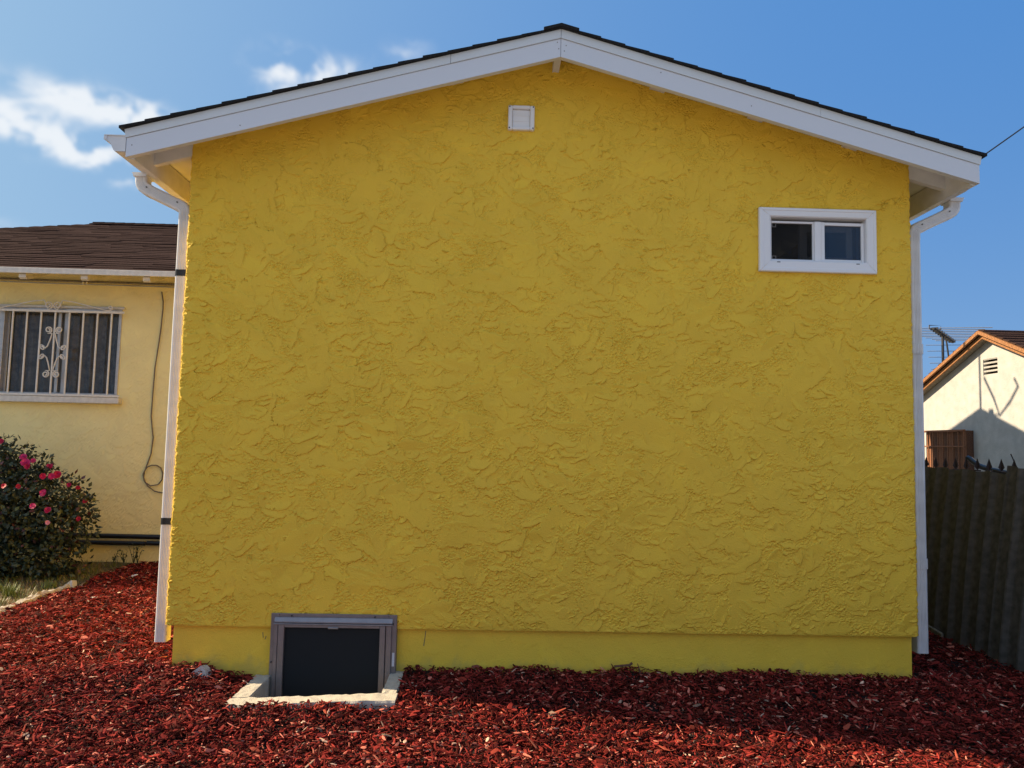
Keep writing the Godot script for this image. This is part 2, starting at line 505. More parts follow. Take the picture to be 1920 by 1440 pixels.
# ---------------------------------------------------------------- trowelled stucco
func stucco(x0: float, x1: float, y0: float, y1: float, step: float, top: Callable, holes: Array, base: Color, sd: int, gain: float, edge := 0.0, dense := 1.0, stain := -99.0) -> ArrayMesh:
	var nx := int(round((x1 - x0) / step))
	var ny := int(round((y1 - y0) / step))
	var w := nx + 1
	var warp := noise(sd, 4.0, 3)
	var fin := noise(sd + 4, 62.0, 2)
	var fl := noise(sd + 5, 24.0, 2)
	var tone := noise(sd + 6, 2.6, 4)
	var jag := noise(sd + 7, 34.0, 3)
	var H := PackedFloat32Array()
	H.resize(w * (ny + 1))
	var T := PackedFloat32Array()
	T.resize(w * (ny + 1))
	# crumbly scratch coat
	for j in ny + 1:
		var y := y0 + j * step
		for i in w:
			var x := x0 + i * step
			var wv := warp.get_noise_2d(x, y)
			var rough := smoothstep(-0.30, 0.35, wv)
			var fv := fin.get_noise_2d(x * 0.85, y * 1.15)
			H[j * w + i] = 0.0016 * wv + (0.25 + 0.75 * rough) * (0.0038 * fv + 0.0046 * absf(fl.get_noise_2d(x, y * 1.3)))
	# trowel loads pressed over it: ragged plates, thick on the leading side, feathered behind
	var pr := RandomNumberGenerator.new()
	pr.seed = sd
	var area := (x1 - x0) * (y1 - y0)
	for q in [[13.0, 0.09, 0.20, 0.30, 0.55, 0.0036, 0.0058], [95.0, 0.035, 0.085, 0.30, 0.65, 0.0028, 0.0060], [270.0, 0.009, 0.024, 0.30, 0.8, 0.0030, 0.0066]]:
		for n in int(area * q[0] * dense):
			var cx := pr.randf_range(x0, x1)
			var cy := pr.randf_range(y0, y1)
			var a := pr.randf_range(q[1], q[2])
			var b := a * pr.randf_range(q[3], q[4])
			var ang := pr.randfn() * 0.55 + (PI / 2 if pr.randf() < 0.18 else 0.0)
			var lead := (-PI / 2 if pr.randf() < 0.72 else PI / 2) + pr.randfn() * 0.6
			var thick := pr.randf_range(q[5], q[6])
			var tint := pr.randfn() * 0.012
			var ca := cos(ang)
			var sa := sin(ang)
			var lx := cos(lead)
			var ly := sin(lead)
			var off := pr.randf() * 50.0
			var R := maxf(a, b) * 1.35
			var ia := maxi(0, int((cx - R - x0) / step))
			var ib := mini(nx, int((cx + R - x0) / step) + 1)
			var ja := maxi(0, int((cy - R - y0) / step))
			var jb := mini(ny, int((cy + R - y0) / step) + 1)
			for j in range(ja, jb + 1):
				var dy := y0 + j * step - cy
				for i in range(ia, ib + 1):
					var dx := x0 + i * step - cx
					var u := (dx * ca + dy * sa) / a
					var v := (dy * ca - dx * sa) / b
					var rr := u * u + v * v
					if rr > 1.8:
						continue
					var px := cx + dx + off
					var py := cy + dy
					rr = sqrt(rr) + 0.42 * warp.get_noise_2d(px * 2.6, py * 2.6) + 0.17 * jag.get_noise_2d(px, py)
					if rr > 1.0:
						continue
					var ramp := clampf(0.5 + 0.75 * (lx * u * ca + ly * v), 0.0, 1.0)
					var hh := thick * (0.12 + 0.88 * ramp) - 0.0006 * rr
					var k := j * w + i
					if hh > H[k]:
						H[k] = hh + 0.12 * (H[k] - hh) * (1.0 - ramp)
						T[k] = tint
	var C := PackedColorArray()
	C.resize(w * (ny + 1))
	for j in ny + 1:
		for i in w:
			var k := j * w + i
			var t := 1.0 + 0.07 * tone.get_noise_2d(x0 + i * step, y0 + j * step) + T[k]
			C[k] = Color(base.r * t, base.g * (t + 0.6 * T[k]), base.b * t)
			if stain > -90.0:
				# soil splashed up from the ground
				var sv := smoothstep(0.07, -0.03, y0 + j * step - stain - 0.07 * warp.get_noise_2d((x0 + i * step) * 1.4, 3.0) - 0.03 * fl.get_noise_2d(x0 + i * step, y0 + j * step))
				C[k] = C[k].lerp(Color(0.27, 0.25, 0.13), 0.30 * sv)
			H[k] *= gain
	var V := PackedVector3Array()
	V.resize(w * (ny + 1))
	var N := PackedVector3Array()
	N.resize(w * (ny + 1))
	for j in ny + 1:
		for i in w:
			var k := j * w + i
			var gx := (H[k + (1 if i < nx else 0)] - H[k]) / step
			var gy := (H[k + (w if j < ny else 0)] - H[k]) / step
			N[k] = Vector3(-gx, -gy, 1).normalized()
			var x := x0 + i * step
			var y := y0 + j * step
			var z := H[k]
			if edge > 0.0:
				var e := fl.get_noise_2d(y * 0.8, 3.0) * edge + jag.get_noise_2d(y * 0.9, 9.0) * edge * 0.6
				var ee := mini(i, nx - i)
				if ee < 6:
					# the outer columns turn the corner on to the side wall
					var sgn := -1.0 if i < nx / 2 else 1.0
					x = (x0 if sgn < 0.0 else x0 + nx * step) + sgn * (e + 0.004 - [0.004, 0.0, 0.0022, 0.0065, 0.0125, 0.0205][ee])
					z = [-0.06, -0.020, -0.010, -0.0035, 0.0, minf(z, 0.004)][ee] + (e * 0.3 if ee > 1 else 0.0)
					N[k] = ([Vector3(sgn, 0, 0.0), Vector3(sgn, 0, 0.1), Vector3(sgn * 0.85, 0, 0.5), Vector3(sgn * 0.6, 0, 0.8), Vector3(sgn * 0.3, 0, 0.95), N[k]][ee] + Vector3(0, -0.9 * jag.get_noise_2d(y * 2.0, 40.0 + i), 0)).normalized()
				if j < 2:
					y += jag.get_noise_2d(x * 1.5, 21.0) * edge * 0.8 * (1.0 - j / 2.0)
					z -= 0.004 * (1.0 - j / 2.0)
			V[k] = Vector3(x, y, z)
	var I := PackedInt32Array()
	for j in ny:
		var yc := y0 + (j + 0.5) * step
		for i in nx:
			var xc := x0 + (i + 0.5) * step
			if yc > top.call(xc):
				continue
			var hole := false
			for r in holes:
				if r.has_point(Vector2(xc, yc)):
					hole = true
			if hole:
				continue
			var k := j * w + i
			I.append(k); I.append(k + w); I.append(k + w + 1)
			I.append(k); I.append(k + w + 1); I.append(k + 1)
	var a := []
	a.resize(Mesh.ARRAY_MAX)
	a[Mesh.ARRAY_VERTEX] = V
	a[Mesh.ARRAY_NORMAL] = N
	a[Mesh.ARRAY_COLOR] = C
	a[Mesh.ARRAY_INDEX] = I
	var m := ArrayMesh.new()
	m.add_surface_from_arrays(Mesh.PRIMITIVE_TRIANGLES, a)
	return m

# ---------------------------------------------------------------- the yellow house
func spout_profile() -> PackedVector2Array:
	# fluted 60 x 80 mm tube with rounded corners
	var p := PackedVector2Array()
	var hx := 0.034
	var hz := 0.040
	var r := 0.014
	for q in [[1, 1], [-1, 1], [-1, -1], [1, -1]]:
		var cx: float = q[0] * (hx - r)
		var cz: float = q[1] * (hz - r)
		var a0 := atan2(q[1], q[0]) - PI / 4
		for k in 4:
			p.append(Vector2(cx + r * cos(a0 + k * PI / 6), cz + r * sin(a0 + k * PI / 6)))
		if q[0] == 1 and q[1] == 1:
			for u in [0.013, 0.0045, -0.0045, -0.013]:
				p.append(Vector2(u + 0.0035, hz)); p.append(Vector2(u + 0.002, hz - 0.003)); p.append(Vector2(u - 0.002, hz - 0.003)); p.append(Vector2(u - 0.0035, hz))
	return p

func scaled(p: PackedVector2Array, s: float) -> PackedVector2Array:
	var q := PackedVector2Array()
	for v in p:
		q.append(v + v.normalized() * s)
	return q

func downspout(parent: Node, s: float, zc: float, joints: Array, straps: Array) -> void:
	var b := B.new()
	var prof := spout_profile()
	var xo := s * 2.464
	var xw := -2.197 if s < 0.0 else 2.210
	b.sweep_xy(prof, [Vector2(xw, 2.38), Vector2(xw, -0.118)], zc)
	var o := put("downspout", b, M.gutter, parent)
	o.set_meta("label", "white downspout on the %s side of the wall" % ("left" if s < 0 else "right"))
	b = B.new()
	b.sweep_xy(scaled(prof, 0.0015), [Vector2(xo, 2.600), Vector2(xo, 2.562), Vector2(xo - s * 0.004, 2.545), Vector2(xo - s * 0.014, 2.530), Vector2(xo - s * 0.030, 2.518), Vector2(xo - s * 0.058, 2.504)], zc)
	put("elbow", b, M.gutter, o)
	b = B.new()
	b.sweep_xy(prof, [Vector2(xo - s * 0.050, 2.5078), Vector2(xw + s * 0.035, 2.424)], zc)
	put("offset_pipe", b, M.gutter, o)
	b = B.new()
	b.sweep_xy(scaled(prof, 0.0015), [Vector2(xw + s * 0.056, 2.4335), Vector2(xw + s * 0.024, 2.418), Vector2(xw + s * 0.010, 2.407), Vector2(xw + s * 0.002, 2.393), Vector2(xw, 2.378), Vector2(xw, 2.340)], zc)
	put("elbow", b, M.gutter, o)
	for p in [Vector2(xo - s * 0.040, 2.523), Vector2(xw + s * 0.042, 2.437)]:
		b = B.new()
		b.tube([Vector3(p.x, p.y, zc + 0.038), Vector3(p.x, p.y, zc + 0.046)], 0.0042, 8)
		put("screw", b, M.screw, o)
	for y in joints:
		b = B.new()
		b.sweep_xy(scaled(prof, 0.0055), [Vector2(xw, y + 0.030), Vector2(xw, y + 0.008), Vector2(xw, y + 0.004), Vector2(xw, y - 0.030)], zc)
		put("joint_collar", b, M.gutter, o)
	for y in straps:
		b = B.new()
		b.sweep_xy(scaled(prof, 0.003), [Vector2(xw, y + 0.019), Vector2(xw, y - 0.019)], zc)
		b.span(minf(xw, s * HW), maxf(xw, s * HW), y - 0.017, y + 0.017, zc - 0.02, zc + 0.042)
		var st := put("strap", b, M.rubber, o)
		st.set_meta("label", "black tape strap round the downspout")

func gutter(parent: Node, s: float, z0: float, z1: float) -> void:
	var outer := [Vector2(0, 0.088), Vector2(0, 0), Vector2(0.058, 0), Vector2(0.066, 0.008), Vector2(0.073, 0.022), Vector2(0.079, 0.036), Vector2(0.087, 0.047), Vector2(0.098, 0.056), Vector2(0.110, 0.061), Vector2(0.116, 0.063), Vector2(0.116, 0.088)]
	var inner := [Vector2(0.108, 0.088), Vector2(0.108, 0.070), Vector2(0.092, 0.058), Vector2(0.080, 0.048), Vector2(0.070, 0.030), Vector2(0.062, 0.008), Vector2(0.056, 0.004), Vector2(0.004, 0.004), Vector2(0.004, 0.088)]
	var poly := PackedVector2Array()
	for p in outer + inner:
		poly.append(Vector2(s * (2.393 + p.x), 2.607 + p.y))
	var b := B.new()
	b.prism(poly, z0, z1)
	var o := put("gutter", b, M.gutter, parent)
	var full := PackedVector2Array()
	for p in outer:
		full.append(Vector2(s * (2.393 + p.x), 2.607 + p.y))
	b = B.new()
	b.prism(full, z1 - 0.004, z1 - 0.001)
	put("end_cap", b, M.gutter, o)
	# raised rims of the end cap
	b = B.new()
	b.span(s * 2.394, s * 2.511, 2.694, 2.699, z1 - 0.008, z1 + 0.004)
	b.span(s * 2.496, s * 2.513, 2.672, 2.6935, z1 - 0.004, z1 + 0.003)
	put("end_cap_rim", b, M.gutter, o)
	b = B.new()
	var zc := -0.126
	var top := PackedVector2Array([Vector2(s * 2.418, 2.609), Vector2(s * 2.512, 2.609), Vector2(s * 2.503, 2.594), Vector2(s * 2.503, 2.586), Vector2(s * 2.426, 2.586), Vector2(s * 2.426, 2.594)])
	b.prism(top, zc - 0.052, zc + 0.052)
	put("outlet", b, M.gutter, o)

func yellow_house() -> void:
	var h := thing("yellow_house", "small yellow stucco gabled house end with white trim in the centre", "house")
	var wall := obj("front_wall", stucco(-HW, HW, 0.0, 3.40, 0.004, func(x): return yb(x) + 0.12, [Rect2(1.26, 2.14, 0.62, 0.31)], Color(0.83, 0.530, 0.044), 101, 1.65, 0.005, 1.5), M.yellow_stucco, h)
	wall.set_meta("label", "yellow trowelled stucco gable wall in the shade")
	# side walls, returned behind the front skin
	for s in [-1.0, 1.0]:
		var sm := stucco(-5.7, 0.0, 0.0, 2.72, 0.03 if s > 0 else 0.014, func(_x): return 9.0, [], Color(0.83, 0.530, 0.044), 140 + int(s), 0.45)
		var o := obj("side_wall", sm, M.yellow_stucco, h)
		o.transform = Transform3D(Basis(Vector3(0, 0, 1), Vector3(0, 1, 0), Vector3(-1, 0, 0)) if s < 0 else Basis(Vector3(0, 0, 1), Vector3(0, 1, 0), Vector3(1, 0, 0)), Vector3(s * (HW - 0.006), 0, -0.004))
	# underside lip of the stucco and inner skin
	var b := B.new()
	b.span(-HW + 0.012, HW - 0.012, -0.004, 0.012, -0.05, -0.003)
	put("stucco_stop", b, M.yellow_flat, h)
	b = B.new()
	b.span(-2.10, 2.105, -0.6, -0.0045, -5.7, -0.034)
	var fo := put("foundation", b, M.yellow_flat, h)
	var fs := stucco(-2.10, 2.105, -0.42, -0.004, 0.008, func(_x): return 9.0, [], Color(0.88, 0.585, 0.052), 501, 0.30, 0.0, 0.6, -0.228)
	obj("painted_face", fs, M.yellow_stucco, fo).position = Vector3(0, 0, -0.0325)
	fo.set_meta("label", "smooth yellow foundation strip under the stucco")
	# a few hairline marks on the foundation
	for q in [[-1.60, -0.055, 0.03, 0.12], [-1.585, -0.07, 0.02, -0.3], [-0.69, -0.06, 0.085, -0.12]]:
		b = B.new()
		b.box(Vector3(q[0], q[1], -0.0315), Vector3(0.0035, q[2], 0.003), Basis(Vector3(0, 0, 1), q[3]))
		put("crack", b, M.cable, fo)
	# roof: deck, shingle courses
	b = B.new()
	for s in [-1.0, 1.0]:
		b.prism(PackedVector2Array([Vector2(0, yb(0) + 0.155), Vector2(s * 2.385, yb(2.385) + 0.155), Vector2(s * 2.385, yb(2.385) + 0.135), Vector2(0, yb(0) + 0.135)]), -5.72, 0.224)
	var roof := put("roof", b, M.gutter, h)
	var ca := cos(atan(0.2757))
	for s in [-1.0, 1.0]:
		for k in 18:
			var xa := 2.425 - 0.1375 * k
			var xb := maxf(xa - 0.17, 0.0)
			if xb >= xa - 0.02:
				continue
			var f := func(x): return yb(x) + 0.1605
			b = B.new()
			var lift := 0.009 + rng.randf() * 0.003
			b.prism(PackedVector2Array([Vector2(s * xa, f.call(xa) + lift * 0.2), Vector2(s * xa, f.call(xa) + lift + 0.006), Vector2(s * xb, f.call(xb) + 0.008), Vector2(s * xb, f.call(xb))]), -5.75, 0.281 + rng.randf() * 0.008)
			put("shingle", b, M.shingle[k % 2], roof)
	b = B.new()
	for s in [-1.0, 1.0]:
		b.prism(PackedVector2Array([Vector2(0, yb(0) + 0.1835), Vector2(s * 0.10, yb(0.10) + 0.1835), Vector2(s * 0.10, yb(0.10) + 0.166), Vector2(0, yb(0) + 0.166)]), -5.75, 0.291)
	put("ridge_cap", b, M.shingle[1], roof)
	# barge boards in two layers, each side
	for s in [-1.0, 1.0]:
		b = B.new()
		var xe := 2.391
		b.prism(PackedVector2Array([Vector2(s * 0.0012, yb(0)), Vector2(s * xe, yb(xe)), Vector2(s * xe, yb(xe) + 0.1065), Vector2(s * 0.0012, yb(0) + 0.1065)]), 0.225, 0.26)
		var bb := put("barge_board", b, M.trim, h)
		bb.set_meta("label", "white painted barge board along the %s slope" % ("left" if s < 0 else "right"))
		# the upper trim runs in two lengths, butted part way down
		var xj := 0.62 if s < 0.0 else 1.48
		for e in [[0.0012, xj - 0.0010], [xj + 0.0010, xe + 0.004]]:
			var far: float = e[1] + (0.008 if e[1] > 2.0 else 0.0)
			b = B.new()
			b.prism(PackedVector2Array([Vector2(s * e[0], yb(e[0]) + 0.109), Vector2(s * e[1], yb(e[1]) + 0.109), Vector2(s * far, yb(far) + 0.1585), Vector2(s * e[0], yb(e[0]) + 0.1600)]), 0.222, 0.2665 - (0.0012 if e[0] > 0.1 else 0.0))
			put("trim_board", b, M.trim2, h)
		# nail marks
		for q in ([[0.57, 0.085], [1.087, 0.05], [0.03, 0.075], [0.02, 0.04]] if s > 0 else [[1.775, 0.03], [0.02, 0.09], [0.012, 0.05], [2.36, 0.06]]):
			b = B.new()
			b.tube([Vector3(s * q[0], yb(q[0]) + q[1], 0.2595), Vector3(s * q[0], yb(q[0]) + q[1], 0.2608)], 0.0035, 7)
			put("nail_mark", b, M.steel_clip, bb)
	# fascias along the eaves, rafter tails, lookouts, ridge beam
	for s in [-1.0, 1.0]:
		b = B.new()
		b.span(s * 2.357, s * 2.391, 2.577, 2.712, -5.72, 0.2245)
		put("fascia", b, M.gutter, h)
		for k in 10:
			var z := -0.012 - 0.60 * k
			b = B.new()
			b.prism(PackedVector2Array([Vector2(s * 2.05, yb(2.05) + 0.048), Vector2(s * 2.3565, yb(2.3565) + 0.048), Vector2(s * 2.3565, yb(2.3565) + 0.1345), Vector2(s * 2.05, yb(2.05) + 0.1345)]), z - 0.040, z)
			put("rafter_tail", b, M.gutter, h)
		for x in [0.605, 1.195, 1.765]:
			b = B.new()
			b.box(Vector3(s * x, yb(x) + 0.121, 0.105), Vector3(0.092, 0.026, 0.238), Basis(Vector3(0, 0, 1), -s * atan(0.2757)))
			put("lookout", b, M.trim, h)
	b = B.new()
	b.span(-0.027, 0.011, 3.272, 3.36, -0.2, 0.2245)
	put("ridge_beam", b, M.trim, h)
	gutter(h, -1.0, -5.7, 0.262)
	gutter(h, 1.0, -5.7, 0.045)
	downspout(h, -1.0, -0.126, [], [2.014, 0.562])
	downspout(h, 1.0, -0.126, [1.672, 0.398], [])
	house_window(h)
	louver_vent(h)
	hatch(h)

func house_window(h: Node) -> void:
	var b := B.new()
	var x0 := 1.212
	var x1 := 1.913
	var y0 := 2.095
	var y1 := 2.479
	var ix0 := 1.283
	var ix1 := 1.856
	var iy0 := 2.164
	var iy1 := 2.426
	b.span(ix0 - 0.018, ix0 - 0.0005, iy0, iy1, -0.11, 0.010)
	b.span(ix1 + 0.0005, ix1 + 0.018, iy0, iy1, -0.11, 0.010)
	b.span(ix0 - 0.018, ix1 + 0.018, iy1 + 0.0005, iy1 + 0.018, -0.11, 0.010)
	b.span(ix0 - 0.018, ix1 + 0.018, iy0 - 0.018, iy0 - 0.0005, -0.11, 0.010)
	var w := put("window", b, M.vinyl, h)
	w.set_meta("label", "small white vinyl sliding window standing half open")
	# mitred casing: four boards with a stepped face
	var o := [Vector3(x0, y0, 0), Vector3(x1, y0, 0), Vector3(x1, y1, 0), Vector3(x0, y1, 0)]
	var i := [Vector3(ix0, iy0, 0), Vector3(ix1, iy0, 0), Vector3(ix1, iy1, 0), Vector3(ix0, iy1, 0)]
	for k in 4:
		var k2 := (k + 1) % 4
		b = B.new()
		var along: Vector3 = (o[k2] - o[k]).normalized()
		var gap := along * 0.0007
		var lv := [[0.0, 0.004], [0.0, 0.026], [0.06, 0.030], [0.30, 0.030], [0.34, 0.026], [0.88, 0.024], [1.0, 0.018], [1.0, 0.004]]
		var ctr: Vector3 = (o[0] + o[2]) / 2
		for q in lv.size() - 1:
			var a: Vector3 = o[k].lerp(i[k], lv[q][0]) + gap + Vector3(0, 0, lv[q][1])
			var a2: Vector3 = o[k2].lerp(i[k2], lv[q][0]) - gap + Vector3(0, 0, lv[q][1])
			var c: Vector3 = o[k].lerp(i[k], lv[q + 1][0]) + gap + Vector3(0, 0, lv[q + 1][1])
			var c2: Vector3 = o[k2].lerp(i[k2], lv[q + 1][0]) - gap + Vector3(0, 0, lv[q + 1][1])
			var out := Vector3(0, 0, 1)
			if q == 0:
				out = (o[k] + o[k2]) / 2 - ctr
			elif q == lv.size() - 2:
				out = ctr - (o[k] + o[k2]) / 2
			b.quad(a, a2, c2, c, out)
		put("casing_board", b, M.vinyl, w)
	# left half: outer track with insect screen; right half: fixed sash
	b = B.new()
	for r in [[ix0 + 0.001, ix0 + 0.015, iy0 + 0.001, iy1 - 0.001], [1.545, 1.553, iy0 + 0.001, iy1 - 0.016]]:
		b.span(r[0], r[1], r[2], r[3], -0.035, -0.012, 0.001)
	b.span(ix0 + 0.0155, 1.5445, iy1 - 0.029, iy1 - 0.017, -0.034, -0.010, 0.001)
	b.span(ix0 + 0.0155, 1.5445, iy0 + 0.002, iy0 + 0.014, -0.034, -0.010, 0.001)
	put("screen_frame", b, M.vinyl, w)
	b = B.new()
	b.span(ix0 + 0.014, 1.546, iy0 + 0.012, iy1 - 0.027, -0.024, -0.0235)
	put("insect_screen", b, M.screen, w)
	for y in [iy0 + 0.024, iy1 - 0.040]:
		b = B.new()
		for e in [[0, 0.0105, 0.024, 0.003], [0, -0.0105, 0.024, 0.003], [0.0105, 0, 0.003, 0.0175], [-0.0105, 0, 0.003, 0.0175]]:
			b.box(Vector3(ix0 + 0.033 + e[0], y + e[1], -0.021), Vector3(e[2], e[3], 0.004))
		put("screen_clip", b, M.steel_clip, w)
	b = B.new()
	b.span(1.554, 1.594, iy0 + 0.002, iy1 - 0.016, -0.030, -0.002, 0.003)
	b.span(1.595, 1.617, iy0 + 0.002, iy1 - 0.017, -0.034, -0.008, 0.002)
	b.span(1.838, ix1 - 0.001, iy0 + 0.002, iy1 - 0.017, -0.034, -0.008, 0.002)
	b.span(1.6175, 1.8375, iy0 + 0.002, iy0 + 0.020, -0.034, -0.009, 0.002)
	b.span(1.6175, 1.8375, iy1 - 0.036, iy1 - 0.018, -0.034, -0.009, 0.002)
	put("fixed_sash", b, M.vinyl, w)
	b = B.new()
	b.span(1.616, 1.839, iy0 + 0.018, iy1 - 0.034, -0.024, -0.020)
	put("pane", b, M.glass, w)
	# the sliding sash pushed back behind the fixed one
	b = B.new()
	b.span(1.485, 1.530, iy0 + 0.004, iy1 - 0.020, -0.085, -0.055, 0.002)
	b.span(1.770, 1.806, iy0 + 0.004, iy1 - 0.020, -0.085, -0.055, 0.002)
	b.span(1.5305, 1.7695, iy0 + 0.004, iy0 + 0.044, -0.085, -0.055, 0.002)
	b.span(1.5305, 1.7695, iy1 - 0.064, iy1 - 0.020, -0.085, -0.055, 0.002)
	put("sliding_sash", b, M.vinyl, w)
	b = B.new()
	b.span(1.529, 1.771, iy0 + 0.042, iy1 - 0.062, -0.072, -0.068)
	put("pane", b, M.glass, w)
	for x in [1.327, 1.800]:
		b = B.new()
		b.box(Vector3(x, iy0 - 0.012, 0.0225), Vector3(0.020, 0.0045, 0.006))
		put("weep_slot", b, M.screw, w)
	# dim room behind
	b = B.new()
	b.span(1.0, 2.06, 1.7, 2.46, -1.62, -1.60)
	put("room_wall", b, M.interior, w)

func louver_vent(h: Node) -> void:
	var x0 := -0.286
	var x1 := -0.130
	var y0 := 2.902
	var y1 := 3.051
	var b := B.new()
	b.span(x0, x0 + 0.026, y0, y1, -0.002, 0.030, 0.005)
	b.span(x1 - 0.026, x1, y0, y1, -0.002, 0.030, 0.005)
	b.span(x0 + 0.0262, x1 - 0.0262, y0, y0 + 0.020, -0.002, 0.0295, 0.004)
	b.span(x0 + 0.0262, x1 - 0.0262, y1 - 0.020, y1, -0.002, 0.0295, 0.004)
	var v := put("louver_vent", b, M.vinyl, h)
	for k in 3:
		b = B.new()
		var yt := y1 - 0.024 - k * 0.0345
		b.box(Vector3((x0 + x1) / 2, yt - 0.017, 0.012), Vector3(0.101, 0.036, 0.003), Basis(Vector3(1, 0, 0), -0.09))
		put("louver", b, M.vinyl, v)
	for x in [x0 + 0.008, x1 - 0.008]:
		for y in [y0 + 0.010, y1 - 0.010]:
			b = B.new()
			b.tube([Vector3(x, y, 0.026), Vector3(x, y, 0.0325)], 0.0042, 8)
			put("screw", b, M.screw, v)

func hatch(h: Node) -> void:
	var b := B.new()
	# outer flange in three pieces
	b.span(-1.546, -1.500, -0.262, 0.076, -0.028, 0.016, 0.002)
	b.span(-0.890, -0.845, -0.250, 0.075, -0.028, 0.016, 0.002)
	b.span(-1.4995, -0.8905, 0.030, 0.0755, -0.028, 0.016, 0.002)
	var w := put("basement_window", b, M.bronze, h)
	w.set_meta("label", "bronze framed basement window with black screen")
	b = B.new()
	b.prism(PackedVector2Array([Vector2(0.0165, 0.030), Vector2(0.0165, 0.056), Vector2(0.022, 0.056), Vector2(0.034, 0.036), Vector2(0.034, 0.030)]), -1.523, -0.868, Transform3D(Basis(Vector3(0, 0, 1), Vector3(0, 1, 0), Vector3(1, 0, 0)), Vector3.ZERO))
	put("drip_rail", b, M.bronze_pale, w)
	b = B.new()
	b.span(-1.525, -0.866, 0.020, 0.026, 0.0165, 0.040, 0.001)
	put("drip_edge", b, M.bronze_pale, w)
	for x in [[-1.524, -1.503], [-0.903, -0.872]]:
		b = B.new()
		b.span(x[0], x[1], -0.55, 0.0195, 0.0165, 0.030, 0.002)
		put("track", b, M.bronze, w)
	b = B.new()
	b.span(-1.500, -1.467, -0.55, 0.0195, 0.006, 0.036, 0.002)
	b.span(-0.937, -0.906, -0.55, 0.0195, 0.006, 0.036, 0.002)
	b.span(-1.4665, -0.9375, 0.004, 0.0195, 0.006, 0.036, 0.002)
	put("screen_frame", b, M.bronze, w)
	b = B.new()
	b.span(-1.468, -0.936, -0.55, 0.0055, 0.012, 0.016)
	put("screen", b, M.dark_screen, w)
	b = B.new()
	b.box(Vector3(-1.195, 0.005, 0.040), Vector3(0.056, 0.010, 0.010), Basis(Vector3(1, 0, 0), 0.35), 0.002)
	put("pull_tab", b, M.bronze_pale, w)
	for p in [Vector2(-1.432, 0.0645), Vector2(-0.968, 0.0635), Vector2(-0.866, 0.026), Vector2(-1.535, -0.19)]:
		b = B.new()
		b.tube([Vector3(p.x, p.y, 0.014), Vector3(p.x, p.y, 0.021)], 0.0052, 8)
		put("screw", b, M.screw, w)
	b = B.new()
	b.span(-0.8665, -0.8535, -0.205, -0.130, 0.0155, 0.0168)
	var st := put("sticker", b, M.sticker, w)
	st.set_meta("label", "small pale product sticker on the frame")
	# dark wall of the pit behind the window
	b = B.new()
	b.span(-1.55, -0.84, -0.6, -0.26, -0.0295, -0.004)
	put("sill_block", b, M.concrete_grey, w)

# ---------------------------------------------------------------- cream house behind, on the left
func roof_y(z: float) -> float:
	return 2.79 + (-3.7 - z) * (1.64 / 4.15) if z > -7.85 else 4.43 - (-7.85 - z) * (1.64 / 4.15)

